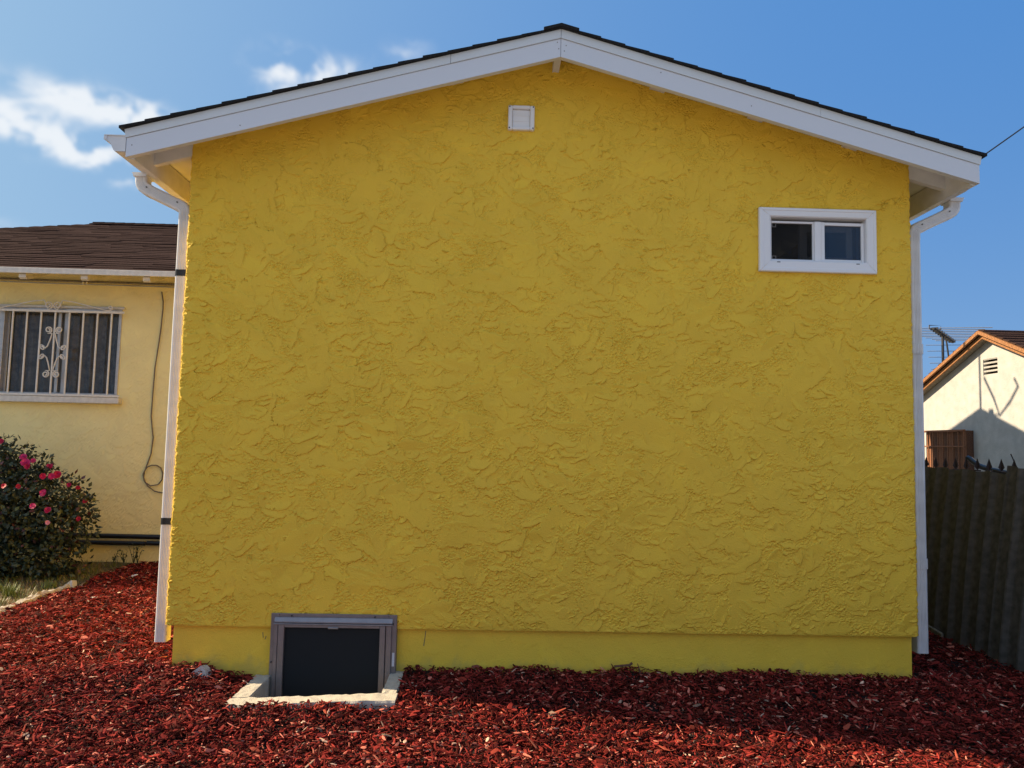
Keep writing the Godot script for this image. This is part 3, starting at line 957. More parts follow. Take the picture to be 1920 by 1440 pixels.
func cream_house() -> void:
	var h := thing("cream_house", "pale yellow stucco house with brown shingle roof behind the rose bush", "house")
	var Z := -4.2
	obj("front_wall", stucco(-7.2, -2.0, -0.6, 2.96, 0.013, func(_x): return 9.0, [Rect2(-5.84, 1.47, 1.35, 1.0)], Color(0.86, 0.75, 0.36), 301, 0.8, 0.0, 1.2), M.cream_stucco, h).position = Vector3(0, 0, Z)
	var b := B.new()
	b.span(-10.4, -7.2, -0.6, 2.8, Z - 0.1, Z)
	put("front_wall", b, M.cream_flat, h)
	b = B.new()
	b.span(-10.4, -10.3, -0.6, 2.8, -8.8, Z - 0.101)
	put("side_wall", b, M.cream_flat, h)
	b = B.new()
	b.span(-10.4, 2.8, -0.6, 3.9, -8.9, -8.801)
	put("rear_wall", b, M.cream_flat, h)
	b = B.new()
	b.prism(PackedVector2Array([Vector2(-8.85, -0.6), Vector2(-5.72, -0.6), Vector2(-5.72, 3.45), Vector2(-7.85, 4.28), Vector2(-8.85, 3.9)]), 2.70, 2.8, Transform3D(Basis(Vector3(0, 0, 1), Vector3(0, 1, 0), Vector3(1, 0, 0)), Vector3.ZERO))
	put("gable_wall", b, M.cream_flat, h)
	# roof body: hip on the left, gable on the right
	var fl := Vector3(-10.95, 2.79, -3.7)
	var fr := Vector3(3.0, 2.79, -3.7)
	var br := Vector3(3.0, 3.975, -9.0)
	var bl := Vector3(-8.0, 3.975, -9.0)
	var rl := Vector3(-6.8, 4.43, -7.85)
	var rr := Vector3(3.0, 4.43, -7.85)
	b = B.new()
	var dn := Vector3(0, -0.035, 0)
	b.quad(fl, fr, rr, rl, Vector3(0, 1, 1))
	b.quad(bl, br, rr, rl, Vector3(0, 1, -1))
	b.tri(fl, bl, rl, Vector3(-1, 1, 0))
	b.quad(fl + dn, fr + dn, rr + dn, rl + dn, Vector3(0, -1, -1))
	b.quad(bl + dn, br + dn, rr + dn, rl + dn, Vector3(0, -1, 1))
	b.tri(fl + dn, bl + dn, rl + dn, Vector3(1, -1, 0))
	b.quad(fl, fr, fr + dn, fl + dn, Vector3(0, 0, 1))
	b.quad(bl, br, br + dn, bl + dn, Vector3(0, 0, -1))
	b.quad(fl, bl, bl + dn, fl + dn, Vector3(-1, 0, 0))
	b.quad(fr, rr, rr + dn, fr + dn, Vector3(1, 0, 0))
	b.quad(br, rr, rr + dn, br + dn, Vector3(1, 0, 0))
	var roof := put("roof", b, M.brown_shingle[2], h)
	# shingle courses over the part in view, each strip its own piece
	var sl := Vector3(0, 1.64, -4.15).normalized()
	var nm := Vector3(0, 4.15, 1.64).normalized()
	var len := Vector2(1.64, 4.15).length()
	var rows := int(len / 0.145) + 1
	for r in rows:
		var s0 := r * 0.145
		var s1 := minf(s0 + 0.17, len)
		var zz := -3.7 - s0 / len * 4.15
		var hipx := -6.8 - (zz + 7.85)
		var x := maxf(hipx + 0.02, -8.2) + rng.randf() * 0.25 * (1.0 if hipx < -8.2 else 0.0)
		while x < -3.45:
			var wd := 0.48 + rng.randf() * 0.14
			var p0 := Vector3(x + 0.003, 2.79, -3.7) + sl * (s0 - 0.006 * rng.randf())
			var p1 := Vector3(x + wd - 0.003, 2.79, -3.7) + sl * (s0 - 0.006 * rng.randf())
			var lift := 0.009 + 0.008 * rng.randf()
			var lift2 := lift + (rng.randf() - 0.5) * 0.008
			var up := sl * (s1 - s0)
			b = B.new()
			b.quad(p0 + nm * lift, p1 + nm * lift2, p1 + up + nm * 0.005, p0 + up + nm * 0.005, nm)
			b.quad(p0 + nm * lift, p1 + nm * lift2, p1 + nm * 0.001, p0 + nm * 0.001, -sl)
			b.quad(p0 + nm * lift, p0 + up + nm * 0.005, p0 + up + nm * 0.001, p0 + nm * 0.001, Vector3(-1, 0, 0))
			b.quad(p1 + nm * lift2, p1 + up + nm * 0.005, p1 + up + nm * 0.001, p1 + nm * 0.001, Vector3(1, 0, 0))
			put("shingle", b, M.brown_shingle[rng.randi() % 6], roof)
			x += wd
	# ridge and hip caps
	b = B.new()
	for k in 22:
		var xx := -6.8 + k * 0.16
		b.box(Vector3(xx + 0.09, 4.437, -7.80), Vector3(0.19, 0.012, 0.15), Basis(Vector3(1, 0, 0), 0.37) * Basis(Vector3(0, 0, 1), 0.03))
		b.box(Vector3(xx + 0.09, 4.437, -7.90), Vector3(0.19, 0.012, 0.15), Basis(Vector3(1, 0, 0), -0.37) * Basis(Vector3(0, 0, 1), 0.03))
	put("ridge_cap", b, M.brown_shingle[1], roof)
	# pale scuffs are loose granule patches
	b = B.new()
	b.span(-10.95, 3.0, 2.738, 2.797, -3.699, -3.672, 0.003)
	var fa := put("fascia", b, M.old_white, h)
	fa.set_meta("label", "weathered white fascia under the brown shingles")
	for x in [-7.3, -6.65, -5.99, -5.333, -4.688, -4.037, -3.38, -2.72]:
		b = B.new()
		b.prism(PackedVector2Array([Vector2(-3.715, 2.737), Vector2(-3.715, 2.70), Vector2(-3.74, 2.685), Vector2(-3.85, 2.712), Vector2(-4.19, 2.845), Vector2(-4.19, 2.935)]), x - 0.036, x + 0.036, Transform3D(Basis(Vector3(0, 0, 1), Vector3(0, 1, 0), Vector3(1, 0, 0)), Vector3.ZERO))
		var rt := put("rafter_tail", b, M.old_white, h)
		if absf(x + 4.037) < 0.01:
			rt.set_meta("label", "splintered rafter tail beside the downspout")
	# conduits under the eave
	b = B.new()
	b.tube([Vector3(-7.2, 2.79, Z + 0.03), Vector3(-5.6, 2.765, Z + 0.03), Vector3(-2.2, 2.74, Z + 0.03)], 0.012, 8)
	var cd := put("conduit", b, M.conduit, h)
	b = B.new()
	b.tube([Vector3(-7.2, 2.755, Z + 0.035), Vector3(-5.2, 2.730, Z + 0.035), Vector3(-2.2, 2.715, Z + 0.035)], 0.006, 6)
	put("cable", b, M.alu, cd)
	for x in [-4.93, -4.89]:
		b = B.new()
		b.box(Vector3(x, 2.742, Z + 0.04), Vector3(0.014, 0.03, 0.03), Basis(), 0.003)
		put("clip", b, M.grille, cd)
	# two black drain pipes low on the wall
	for q in [[-0.033, 0.026, -7.0, -2.3], [-0.102, 0.024, -7.0, -4.07], [-0.108, 0.024, -4.055, -2.3]]:
		b = B.new()
		b.tube([Vector3(q[2], q[0] + 0.004, Z + 0.055), Vector3(q[3], q[0] - 0.008, Z + 0.055)], q[1], 12)
		put("drain_pipe", b, M.pipe, h)
	# window with security bars
	b = B.new()
	var wx0 := -5.835
	var wx1 := -4.495
	var wy0 := 1.485
	var wy1 := 2.455
	b.span(wx0, wx0 + 0.055, wy0, wy1, Z - 0.10, Z + 0.012, 0.003)
	b.span(wx1 - 0.035, wx1, wy0, wy1, Z - 0.10, Z + 0.012, 0.003)
	b.span(wx0 + 0.0552, wx1 - 0.0352, wy1 - 0.04, wy1, Z - 0.10, Z + 0.014, 0.003)
	b.span(wx0 + 0.0552, wx1 - 0.0352, wy0, wy0 + 0.03, Z - 0.10, Z + 0.010, 0.003)
	var w := put("window", b, M.alu, h)
	w.set_meta("label", "aluminium sliding window behind white security bars")
	b = B.new()
	b.span(wx0 - 0.02, wx1 + 0.03, wy1 + 0.0005, wy1 + 0.03, Z - 0.02, Z + 0.03, 0.004)
	put("head_trim", b, M.old_white, w)
	b = B.new()
	b.span(wx0 + 0.056, -5.225, wy0 + 0.031, wy1 - 0.041, Z - 0.060, Z - 0.056)
	put("pane", b, M.glass_dull, w)
	b = B.new()
	b.span(-5.10, wx1 - 0.036, wy0 + 0.031, wy1 - 0.041, Z - 0.040, Z - 0.036)
	put("pane", b, M.glass_dull, w)
	b = B.new()
	b.span(-5.222, -5.188, wy0 + 0.031, wy1 - 0.041, Z - 0.075, Z - 0.045, 0.002)
	b.span(-5.140, -5.102, wy0 + 0.031, wy1 - 0.041, Z - 0.050, Z - 0.025, 0.002)
	b.span(wx0 + 0.056, wx0 + 0.080, wy0 + 0.031, wy1 - 0.041, Z - 0.075, Z - 0.045, 0.002)
	put("sash", b, M.alu, w)
	b = B.new()
	for k in 46:
		var a := wx0 + 0.03 + k * 0.0285
		var za := Z - 0.20 + 0.02 * sin(k * 1.9) + 0.01 * sin(k * 0.6)
		var zb := Z - 0.20 + 0.02 * sin((k + 1) * 1.9) + 0.01 * sin((k + 1) * 0.6)
		b.quad(Vector3(a, wy0, za), Vector3(a + 0.0285, wy0, zb), Vector3(a + 0.0285, wy1, zb), Vector3(a, wy1, za), Vector3(0, 0, 1))
	put("curtain", b, M.curtain, w)
	b = B.new()
	b.span(wx0 - 0.02, wx1 + 0.055, 1.40, 1.470, Z - 0.02, Z + 0.085, 0.006)
	put("sill", b, M.old_white, w)
	# security grille
	var zg := Z + 0.085
	b = B.new()
	b.box(Vector3(-5.15, 2.412, zg), Vector3(1.43, 0.026, 0.012), Basis(), 0.002)
	var gr := put("security_grille", b, M.grille, h)
	b = B.new()
	b.box(Vector3(-5.15, 1.484, zg), Vector3(1.43, 0.024, 0.012), Basis(), 0.002)
	put("rail", b, M.grille, gr)
	for k in 9:
		var x := -5.80 + k * 0.1535
		b = B.new()
		b.box(Vector3(x, 1.948, zg - 0.002), Vector3(0.0185, 0.901, 0.014), Basis(), 0.003)
		put("bar", b, M.grille, gr)
	var cx := -5.188
	# scrolls: a spiral at each end of an S, mirrored about the middle bar
	for s in [-1.0, 1.0]:
		for q in [1.0, -1.0]:
			b = B.new()
			var pts := []
			var top := Vector2(cx + s * 0.058, 1.955 + q * 0.245)
			for k in 15:
				var a := k / 14.0 * 1.55 * TAU
				var r := 0.012 + 0.030 * k / 14.0
				var aa := (PI * 0.1 if true else 0.0) + a
				pts.append(Vector2(top.x + s * r * cos(aa + PI * 0.35) , top.y + q * r * sin(aa + PI * 0.35)))
			var low := Vector2(cx + s * 0.112, 1.955 + q * 0.047)
			var lows := []
			for k in 13:
				var a := k / 12.0 * 1.35 * TAU
				var r := 0.036 - 0.026 * k / 12.0
				lows.append(Vector2(low.x + s * r * cos(PI * 1.15 + a), low.y - q * r * sin(PI * 0.95 + a) * -1.0 * -1.0))
			var pa := []
			for p in pts:
				pa.append(Vector3(p.x, p.y, zg + 0.006))
			pa.append(Vector3(cx + s * 0.017, 1.955 + q * 0.205, zg + 0.006))
			pa.append(Vector3(cx + s * 0.034, 1.955 + q * 0.135, zg + 0.006))
			pa.append(Vector3(cx + s * 0.058, 1.955 + q * 0.065, zg + 0.006))
			for p in lows:
				pa.append(Vector3(p.x, p.y, zg + 0.006))
			b.tube(pa, 0.0075, 6)
			put("scroll", b, M.grille, gr)
	for s in [-1.0, 1.0]:
		b = B.new()
		var pa := []
		for k in 15:
			var a := k / 14.0 * 1.5 * TAU
			var r := 0.012 + 0.036 * k / 14.0
			pa.append(Vector3(cx - 0.03 + s * (0.050 + r * cos(a + PI * 1.5 - PI)), 2.475 + r * sin(a + PI * 1.5 - PI), zg))
		pa.append(Vector3(cx - 0.03 + s * 0.10, 2.532, zg))
		pa.append(Vector3(cx - 0.03 + s * 0.22, 2.518, zg))
		pa.append(Vector3(cx - 0.03 + s * 0.55, 2.440, zg))
		pa.append(Vector3(cx - 0.03 + s * 0.60, 2.432, zg))
		for k in 9:
			var a := k / 8.0 * 1.2 * TAU
			var r := 0.030 - 0.020 * k / 8.0
			pa.append(Vector3(cx - 0.03 + s * (0.625 + r * sin(a)), 2.462 - r * cos(a), zg))
		b.tube(pa, 0.0075, 6)
		put("crest_scroll", b, M.grille, gr)
	# hanging cable with a loop
	var cb := B.new()
	var pts := []
	for p in [Vector2(-4.067, 2.67), Vector2(-4.045, 2.56), Vector2(-4.043, 2.472), Vector2(-4.050, 2.30), Vector2(-4.064, 2.111), Vector2(-4.093, 1.811), Vector2(-4.099, 1.514), Vector2(-4.103, 1.278), Vector2(-4.085, 1.15), Vector2(-4.068, 1.043), Vector2(-4.079, 0.867), Vector2(-4.113, 0.75), Vector2(-4.142, 0.66), Vector2(-4.146, 0.60), Vector2(-4.124, 0.546), Vector2(-4.064, 0.512), Vector2(-3.984, 0.528), Vector2(-3.945, 0.580), Vector2(-3.940, 0.650), Vector2(-3.965, 0.710), Vector2(-4.010, 0.737), Vector2(-4.065, 0.737), Vector2(-4.118, 0.710), Vector2(-4.150, 0.640), Vector2(-4.135, 0.570), Vector2(-4.093, 0.510), Vector2(-4.014, 0.455), Vector2(-3.938, 0.439), Vector2(-3.88, 0.445)]:
		pts.append(Vector3(p.x, p.y, Z + 0.022 + (0.008 if pts.size() > 20 else 0.0)))
	cb.tube(pts, 0.0068, 6)
	tag(put("hanging_cable", cb, M.cable), "thin brown cable hanging down the pale wall and coiled once", "cable")
	# service mast at the far gable: only its shadow shows, on the white house
	b = B.new()
	b.tube([Vector3(2.86, 2.2, -7.87), Vector3(2.86, 5.40, -7.87)], 0.024, 8)
	var sm := put("service_mast", b, M.alu)
	tag(sm, "metal service mast rising from the far gable of the cream house", "mast")
	b = B.new()
	b.tube([Vector3(2.96, 4.90, -7.75), Vector3(2.93, 4.60, -7.55), Vector3(2.90, 4.36, -7.43), Vector3(2.90, 4.55, -7.20), Vector3(2.92, 4.74, -7.02), Vector3(2.90, 4.87, -7.10)], 0.022, 7)
	b.tube([Vector3(2.86, 4.42, -7.87), Vector3(2.90, 4.37, -7.44)], 0.012, 6)
	b.box(Vector3(2.9, 4.36, -7.62), Vector3(0.08, 0.16, 0.10))
	put("drip_loop", b, M.rubber, sm)
	# sagging line to the street
	b = B.new()
	pts = []
	var s0 := Vector3(3.05, 2.80, -6.0)
	var s1 := Vector3(9.80, 7.72, -6.0)
	for k in 13:
		var t := k / 12.0
		pts.append(s0.lerp(s1, t) + Vector3(0, -0.25 * t * (1.0 - t), 0))
	b.tube(pts, 0.010, 5)
	tag(put("overhead_wire", b, M.rubber), "dark overhead wire rising into the sky beyond the right eave", "wire")

# ---------------------------------------------------------------- white house beyond the fence, on the right
func white_house() -> void:
	var h := thing("white_house", "white stucco house with orange barge boards beyond the metal fence", "house")
	var zc := -6.63
	var k := 0.41
	var XW := 7.0
	var yt := 2.89
	var hz := 3.6
	var turn := Transform3D(Basis(Vector3(0, 0, 1), Vector3(0, 1, 0), Vector3(1, 0, 0)), Vector3.ZERO)  # local x -> world z, local z -> world x
	# gable wall with four vent slots: built of strips round them
	var b := B.new()
	var vz0 := -6.83
	var vz1 := -6.50
	var vy := [2.235, 2.475]
	var tp := func(z): return yt - 0.05 - k * absf(z - zc)
	b.prism(PackedVector2Array([Vector2(zc - 3.3, -0.9), Vector2(vz0, -0.9), Vector2(vz0, tp.call(vz0)), Vector2(zc - 3.3, tp.call(zc - 3.3))]), XW, XW + 0.12, turn)
	b.prism(PackedVector2Array([Vector2(vz1, -0.9), Vector2(zc + 3.3, -0.9), Vector2(zc + 3.3, tp.call(zc + 3.3)), Vector2(vz1, tp.call(vz1))]), XW, XW + 0.12, turn)
	b.prism(PackedVector2Array([Vector2(vz0, -0.9), Vector2(vz1, -0.9), Vector2(vz1, vy[0]), Vector2(vz0, vy[0])]), XW, XW + 0.12, turn)
	b.prism(PackedVector2Array([Vector2(vz0, vy[1]), Vector2(vz1, vy[1]), Vector2(vz1, tp.call(vz1)), Vector2(zc, tp.call(zc)), Vector2(vz0, tp.call(vz0))]), XW, XW + 0.12, turn)
	put("gable_wall", b, M.plaster, h)
	for e in [[XW + 0.121, 14.0, zc + 3.18, zc + 3.3], [XW + 0.121, 14.0, zc - 3.3, zc - 3.18], [13.9, 14.02, zc - 3.179, zc + 3.179]]:
		b = B.new()
		b.span(e[0], e[1], -0.9, 1.5, e[2], e[3])
		put("side_wall", b, M.plaster, h)
	b = B.new()
	b.span(XW + 0.10, XW + 0.13, vy[0] - 0.02, vy[1] + 0.02, vz0 - 0.02, vz1 + 0.02)
	var vent := put("attic_vent", b, M.black, h)
	for j in 5:
		b = B.new()
		var y: float = vy[0] - 0.001 + j * 0.060 - 0.010
		b.box(Vector3(XW + 0.034, y + 0.014, (vz0 + vz1) / 2), Vector3(0.058, 0.026, vz1 - vz0 - 0.004), Basis(Vector3(0, 0, 1), 0.22), 0.003)
		put("vent_slat", b, M.plaster, vent)
	# roof body
	b = B.new()
	for s in [-1.0, 1.0]:
		b.prism(PackedVector2Array([Vector2(zc, yt - 0.012), Vector2(zc + s * hz, yt - 0.012 - k * hz), Vector2(zc + s * hz, yt - 0.06 - k * hz), Vector2(zc, yt - 0.06)]), 6.835, 14.2, turn)
	var roof := put("roof", b, M.brown_shingle[0], h)
	for s in [-1.0, 1.0]:
		for r in 27:
			var d0 := hz + 0.03 - r * 0.135
			var d1 := maxf(d0 - 0.16, 0.0)
			if d0 < 0.03:
				continue
			var x := 6.82
			while x < (9.6 if s > 0 and d0 < 2.2 else 6.9):
				var wd := 0.8 + rng.randf() * 0.2
				if s < 0 or d0 >= 2.2:
					wd = 7.3
				b = B.new()
				var lift := 0.018 + 0.010 * rng.randf()
				b.prism(PackedVector2Array([Vector2(zc + s * d0, yt - k * d0 - 0.004), Vector2(zc + s * d0, yt - k * d0 + lift), Vector2(zc + s * d1, yt - k * d1 + 0.008), Vector2(zc + s * d1, yt - k * d1 - 0.004)]), x + 0.002, x + wd - 0.002, turn)
				put("shingle", b, M.brown_shingle[rng.randi() % 6], roof)
				x += wd
	# barge boards: upper strip and set-back lower board on each rake, soffit
	for s in [-1.0, 1.0]:
		b = B.new()
		b.prism(PackedVector2Array([Vector2(zc + s * 0.001, yt - 0.010), Vector2(zc + s * hz, yt - 0.010 - k * hz), Vector2(zc + s * hz, yt - 0.062 - k * hz), Vector2(zc + s * 0.001, yt - 0.062)]), 6.80, 6.834, turn)
		put("barge_board", b, M.orange, h)
		b = B.new()
		b.prism(PackedVector2Array([Vector2(zc + s * 0.001, yt - 0.0625), Vector2(zc + s * hz, yt - 0.0625 - k * hz), Vector2(zc + s * hz, yt - 0.128 - k * hz), Vector2(zc + s * 0.001, yt - 0.128)]), 6.862, 6.890, turn)
		put("barge_board", b, M.orange, h)
		b = B.new()
		b.prism(PackedVector2Array([Vector2(zc + s * 0.001, yt - 0.105), Vector2(zc + s * hz, yt - 0.105 - k * hz), Vector2(zc + s * hz, yt - 0.12 - k * hz), Vector2(zc + s * 0.001, yt - 0.12)]), 6.8905, 6.9995, turn)
		put("soffit", b, M.soffit, h)
	# rusty barred window
	b = B.new()
	b.span(6.90, 6.998, 0.55, 1.42, -8.20, -7.10)
	var w := put("window", b, M.rust_dark, h)
	w.set_meta("label", "rust brown boarded window with an iron guard over it")
	for j in 7:
		b = B.new()
		b.span(6.892, 6.8995, 0.56, 1.405, -8.195 + j * 0.156, -8.195 + j * 0.156 + 0.150, 0.002)
		put("board", b, M.rust_dark if j % 2 else M.rust, w)
	b = B.new()
	b.span(6.83, 6.875, 1.405, 1.435, -8.22, -7.09, 0.004)
	b.span(6.845, 6.865, 1.165, 1.185, -8.22, -7.09, 0.003)
	b.span(6.845, 6.865, 0.60, 0.62, -8.22, -7.09, 0.003)
	put("guard_rail", b, M.rust, w)
	for j in 9:
		b = B.new()
		b.span(6.842, 6.860, 0.55, 1.404, -8.205 + j * 0.136, -8.205 + j * 0.136 + 0.02, 0.003)
		put("guard_bar", b, M.rust, w)

	# television aerial on the roof
	var an := thing("television_aerial", "dark television aerial with many thin rods above the white house", "antenna", Vector3(8.2, 1.5, -9.87))
	b = B.new()
	b.tube([Vector3(0, 0, 0), Vector3(0.0, 1.79, 0.02)], 0.024, 8)
	put("mast", b, M.antenna, an)
	b = B.new()
	b.tube([Vector3(0.28, -0.1, 0.05), Vector3(0.05, 1.72, 0.05)], 0.016, 7)
	put("brace", b, M.antenna, an)
	var bd := Vector3(0.64, 0.0, -0.77)
	var c0 := Vector3(0.02, 1.80, 0.02)
	b = B.new()
	b.box(c0, Vector3(0.035, 0.035, 2.1), Basis.looking_at(bd, Vector3.UP))
	put("boom", b, M.antenna, an)
	var ed := Vector3(0.97, 0.0, 0.24)
	var lens := [0.95, 0.80, 1.15, 0.72, 0.85, 0.52, 0.40, 0.33, 0.30]
	for j in lens.size():
		var t := -0.95 + j * 0.235
		var p := c0 + bd * t + Vector3(0, 0.02, 0)
		b = B.new()
		b.tube([p - ed * lens[j], p + ed * lens[j]], 0.0075, 5)
		put("rod", b, M.rod, an)
		b = B.new()
		b.box(p + Vector3(0, -0.015, 0), Vector3(0.12, 0.05, 0.05), Basis.looking_at(bd, Vector3.UP))
		put("insulator", b, M.antenna, an)
	for j in 6:
		var p := Vector3(0.0, 1.62 - j * 0.115, 0.03)
		b = B.new()
		b.tube([p - ed * (0.30 - j * 0.02), p + ed * (0.32 - j * 0.035)], 0.006, 5)
		put("rod", b, M.rod, an)
	b = B.new()
	b.tube([c0 + bd * -0.95 + Vector3(-0.09, 0.0, 0), c0 + bd * -0.95 + Vector3(-0.09, 0.07, 0), c0 + bd * -0.95 + Vector3(0.12, 0.07, 0), c0 + bd * -0.95 + Vector3(0.12, 0.0, 0)], 0.012, 5)
	put("bracket", b, M.antenna, an)

# ---------------------------------------------------------------- fences
func fences() -> void:
	var f := thing("corrugated_fence", "dark leaning corrugated metal fence beside the yellow house", "fence")
	# each sheet: wavy skin leaning outwards, seen as long ridges
	var sheets := [[-4.6, -3.55, 0.93, 3.03], [-3.56, -2.62, 0.945, 3.02], [-2.63, -1.66, 0.955, 3.012], [-1.67, -0.655, 0.945, 3.0], [-0.67, 0.36, 0.972, 2.985], [0.35, 1.40, 0.96, 2.99], [1.39, 2.40, 0.965, 3.0]]
	var si := 0
	for s in sheets:
		var b := B.new()
		var pitch := 0.165
		var nseg := int((s[1] - s[0]) / 0.0135)
		var prev := []
		var xoff: float = s[3] + (0.012 if si % 2 else 0.0)
		for i in nseg + 1:
			var z: float = lerpf(s[0], s[1], float(i) / nseg)
			var ph: float = fposmod((z + 0.03 * si) / pitch, 1.0)
			# narrow proud rib, broad flat between
			var rib := exp(-pow((ph - 0.5) / 0.17, 2.0))
			var off := -0.030 * rib
			var yt: float = s[2] + 0.006 * sin(z * 23.0 + si) - 0.02 * (z - s[0])
			var col := []
			for j in 5:
				var t := j / 4.0
				var y := lerpf(-0.42, yt, t)
				var bow := 0.012 * sin(t * PI + si)
				col.append(Vector3(xoff + 0.15 * (y + 0.28) / 1.24 + off + bow, y, z))
			if i > 0:
				for j in 4:
					b.quad(prev[j], col[j], col[j + 1], prev[j + 1], Vector3(-1, 0, 0))
			prev = col
		put("corrugated_sheet", b, M.corrugated, f)
		si += 1
	var b := B.new()
	b.span(3.10, 3.16, 0.05, 0.14, -4.6, 2.4)
	b.span(3.20, 3.26, 0.70, 0.79, -4.6, 2.4)
	put("rail", b, M.rust_dark, f)
	# pale board lying along the foot of the fence
	var pb := B.new()
	pb.box(Vector3(2.985, -0.265, -1.42), Vector3(0.018, 0.06, 0.42), Basis(Vector3(1, 0, 0), 0.10) * Basis(Vector3(0, 0, 1), 0.15), 0.003)
	tag(put("kick_board", pb, M.soffit), "grey board wedged along the foot of the corrugated fence", "board")

	var ir := thing("iron_fence", "iron picket fence with spear tips showing over the metal fence", "fence")
	b = B.new()
	b.span(3.885, 3.915, 0.70, 0.73, -4.2, 1.6)
	b.span(3.885, 3.915, -0.20, -0.17, -4.2, 1.6)
	put("rail", b, M.iron, ir)
	for k in 36:
		var z := -4.08 + k * 0.158
		b = B.new()
		b.box(Vector3(3.9, 0.22, z), Vector3(0.016, 1.30, 0.016))
		var p := put("picket", b, M.iron, ir)
		b = B.new()
		var top := 0.915
		var a := [Vector3(3.9, top, z), Vector3(3.9, top + 0.018, z)]
		for q in [[-1, 0], [1, 0], [0, -1], [0, 1]]:
			b.tri(Vector3(3.9 + q[0] * 0.004 + q[1] * 0.026, top + 0.028, z + q[0] * 0.026 + q[1] * 0.004), Vector3(3.9, top + 0.105, z), Vector3(3.9, top + 0.028, z) + Vector3(-q[1] * 0.004, 0, -q[0] * 0.004), Vector3(q[1] * 0.5 - 0.5, 0.2, q[0] + 0.3))
			b.tri(Vector3(3.9 + q[1] * 0.026, top + 0.028, z + q[0] * 0.026), Vector3(3.9, top - 0.004, z), Vector3(3.9, top + 0.034, z), Vector3(-0.5, -0.2, q[0] + 0.3))
		b.box(Vector3(3.9, top - 0.004, z), Vector3(0.040, 0.012, 0.040), Basis(), 0.003)
		put("finial", b, M.iron, p)
	var pp := B.new()
	pp.tube([Vector3(4.3, 1.015, -2.955), Vector3(4.3, 1.005, -2.915), Vector3(4.3, 0.975, -2.86), Vector3(4.3, 0.94, -2.77), Vector3(4.3, 0.912, -2.62), Vector3(4.3, 0.88, -2.3), Vector3(4.3, -0.4, -2.2)], 0.026, 8)
	tag(put("bent_pipe", pp, M.pipe), "black bent pipe end poking up behind the fence", "pipe")
	pp = B.new()
	pp.tube([Vector3(4.1, 0.2, -1.9), Vector3(4.1, 0.93, -1.96), Vector3(4.1, 1.06, -2.04)], 0.005, 5)
	tag(put("loose_wire", pp, M.iron), "thin loose wire sticking up among the spear tips", "wire")

# ---------------------------------------------------------------- small things
func lump(size: Vector3, sd: int, rough: float, nu := 16, nv := 10) -> B:
	var b := B.new()
	var f := noise(sd, 1.1, 3)
	var g := []
	for j in nv + 1:
		var row := []
		var th := PI * j / nv
		for i in nu:
			var ph := TAU * i / nu
			var d := Vector3(sin(th) * cos(ph), cos(th), sin(th) * sin(ph))
			# squarish: push towards a box, then roughen
			var m := maxf(absf(d.x), maxf(absf(d.y), absf(d.z)))
			var p := d.lerp(d / m * 0.86, 0.65) * (1.0 + rough * f.get_noise_3dv(d * 2.0))
			row.append(p * size * 0.5)
		g.append(row)
	for j in nv:
		for i in nu:
			var i2 := (i + 1) % nu
			var c: Vector3 = (g[j][i] + g[j + 1][i2]) / 2
			b.quad(g[j][i], g[j][i2], g[j + 1][i2], g[j + 1][i], c)
	return b

func wedge(pts: Array, th: Vector3) -> B:
	# a broken slab: polygon of 3D points thickened by th
	var b := B.new()
	var c := Vector3.ZERO
	for p in pts:
		c += p / pts.size()
	for k in range(1, pts.size() - 1):
		b.tri(pts[0], pts[k], pts[k + 1], -th)
		b.tri(pts[0] + th, pts[k] + th, pts[k + 1] + th, th)
	for k in pts.size():
		var a: Vector3 = pts[k]
		var d: Vector3 = pts[(k + 1) % pts.size()]
		b.quad(a, d, d + th, a + th, (a + d) / 2 - c)
	return b

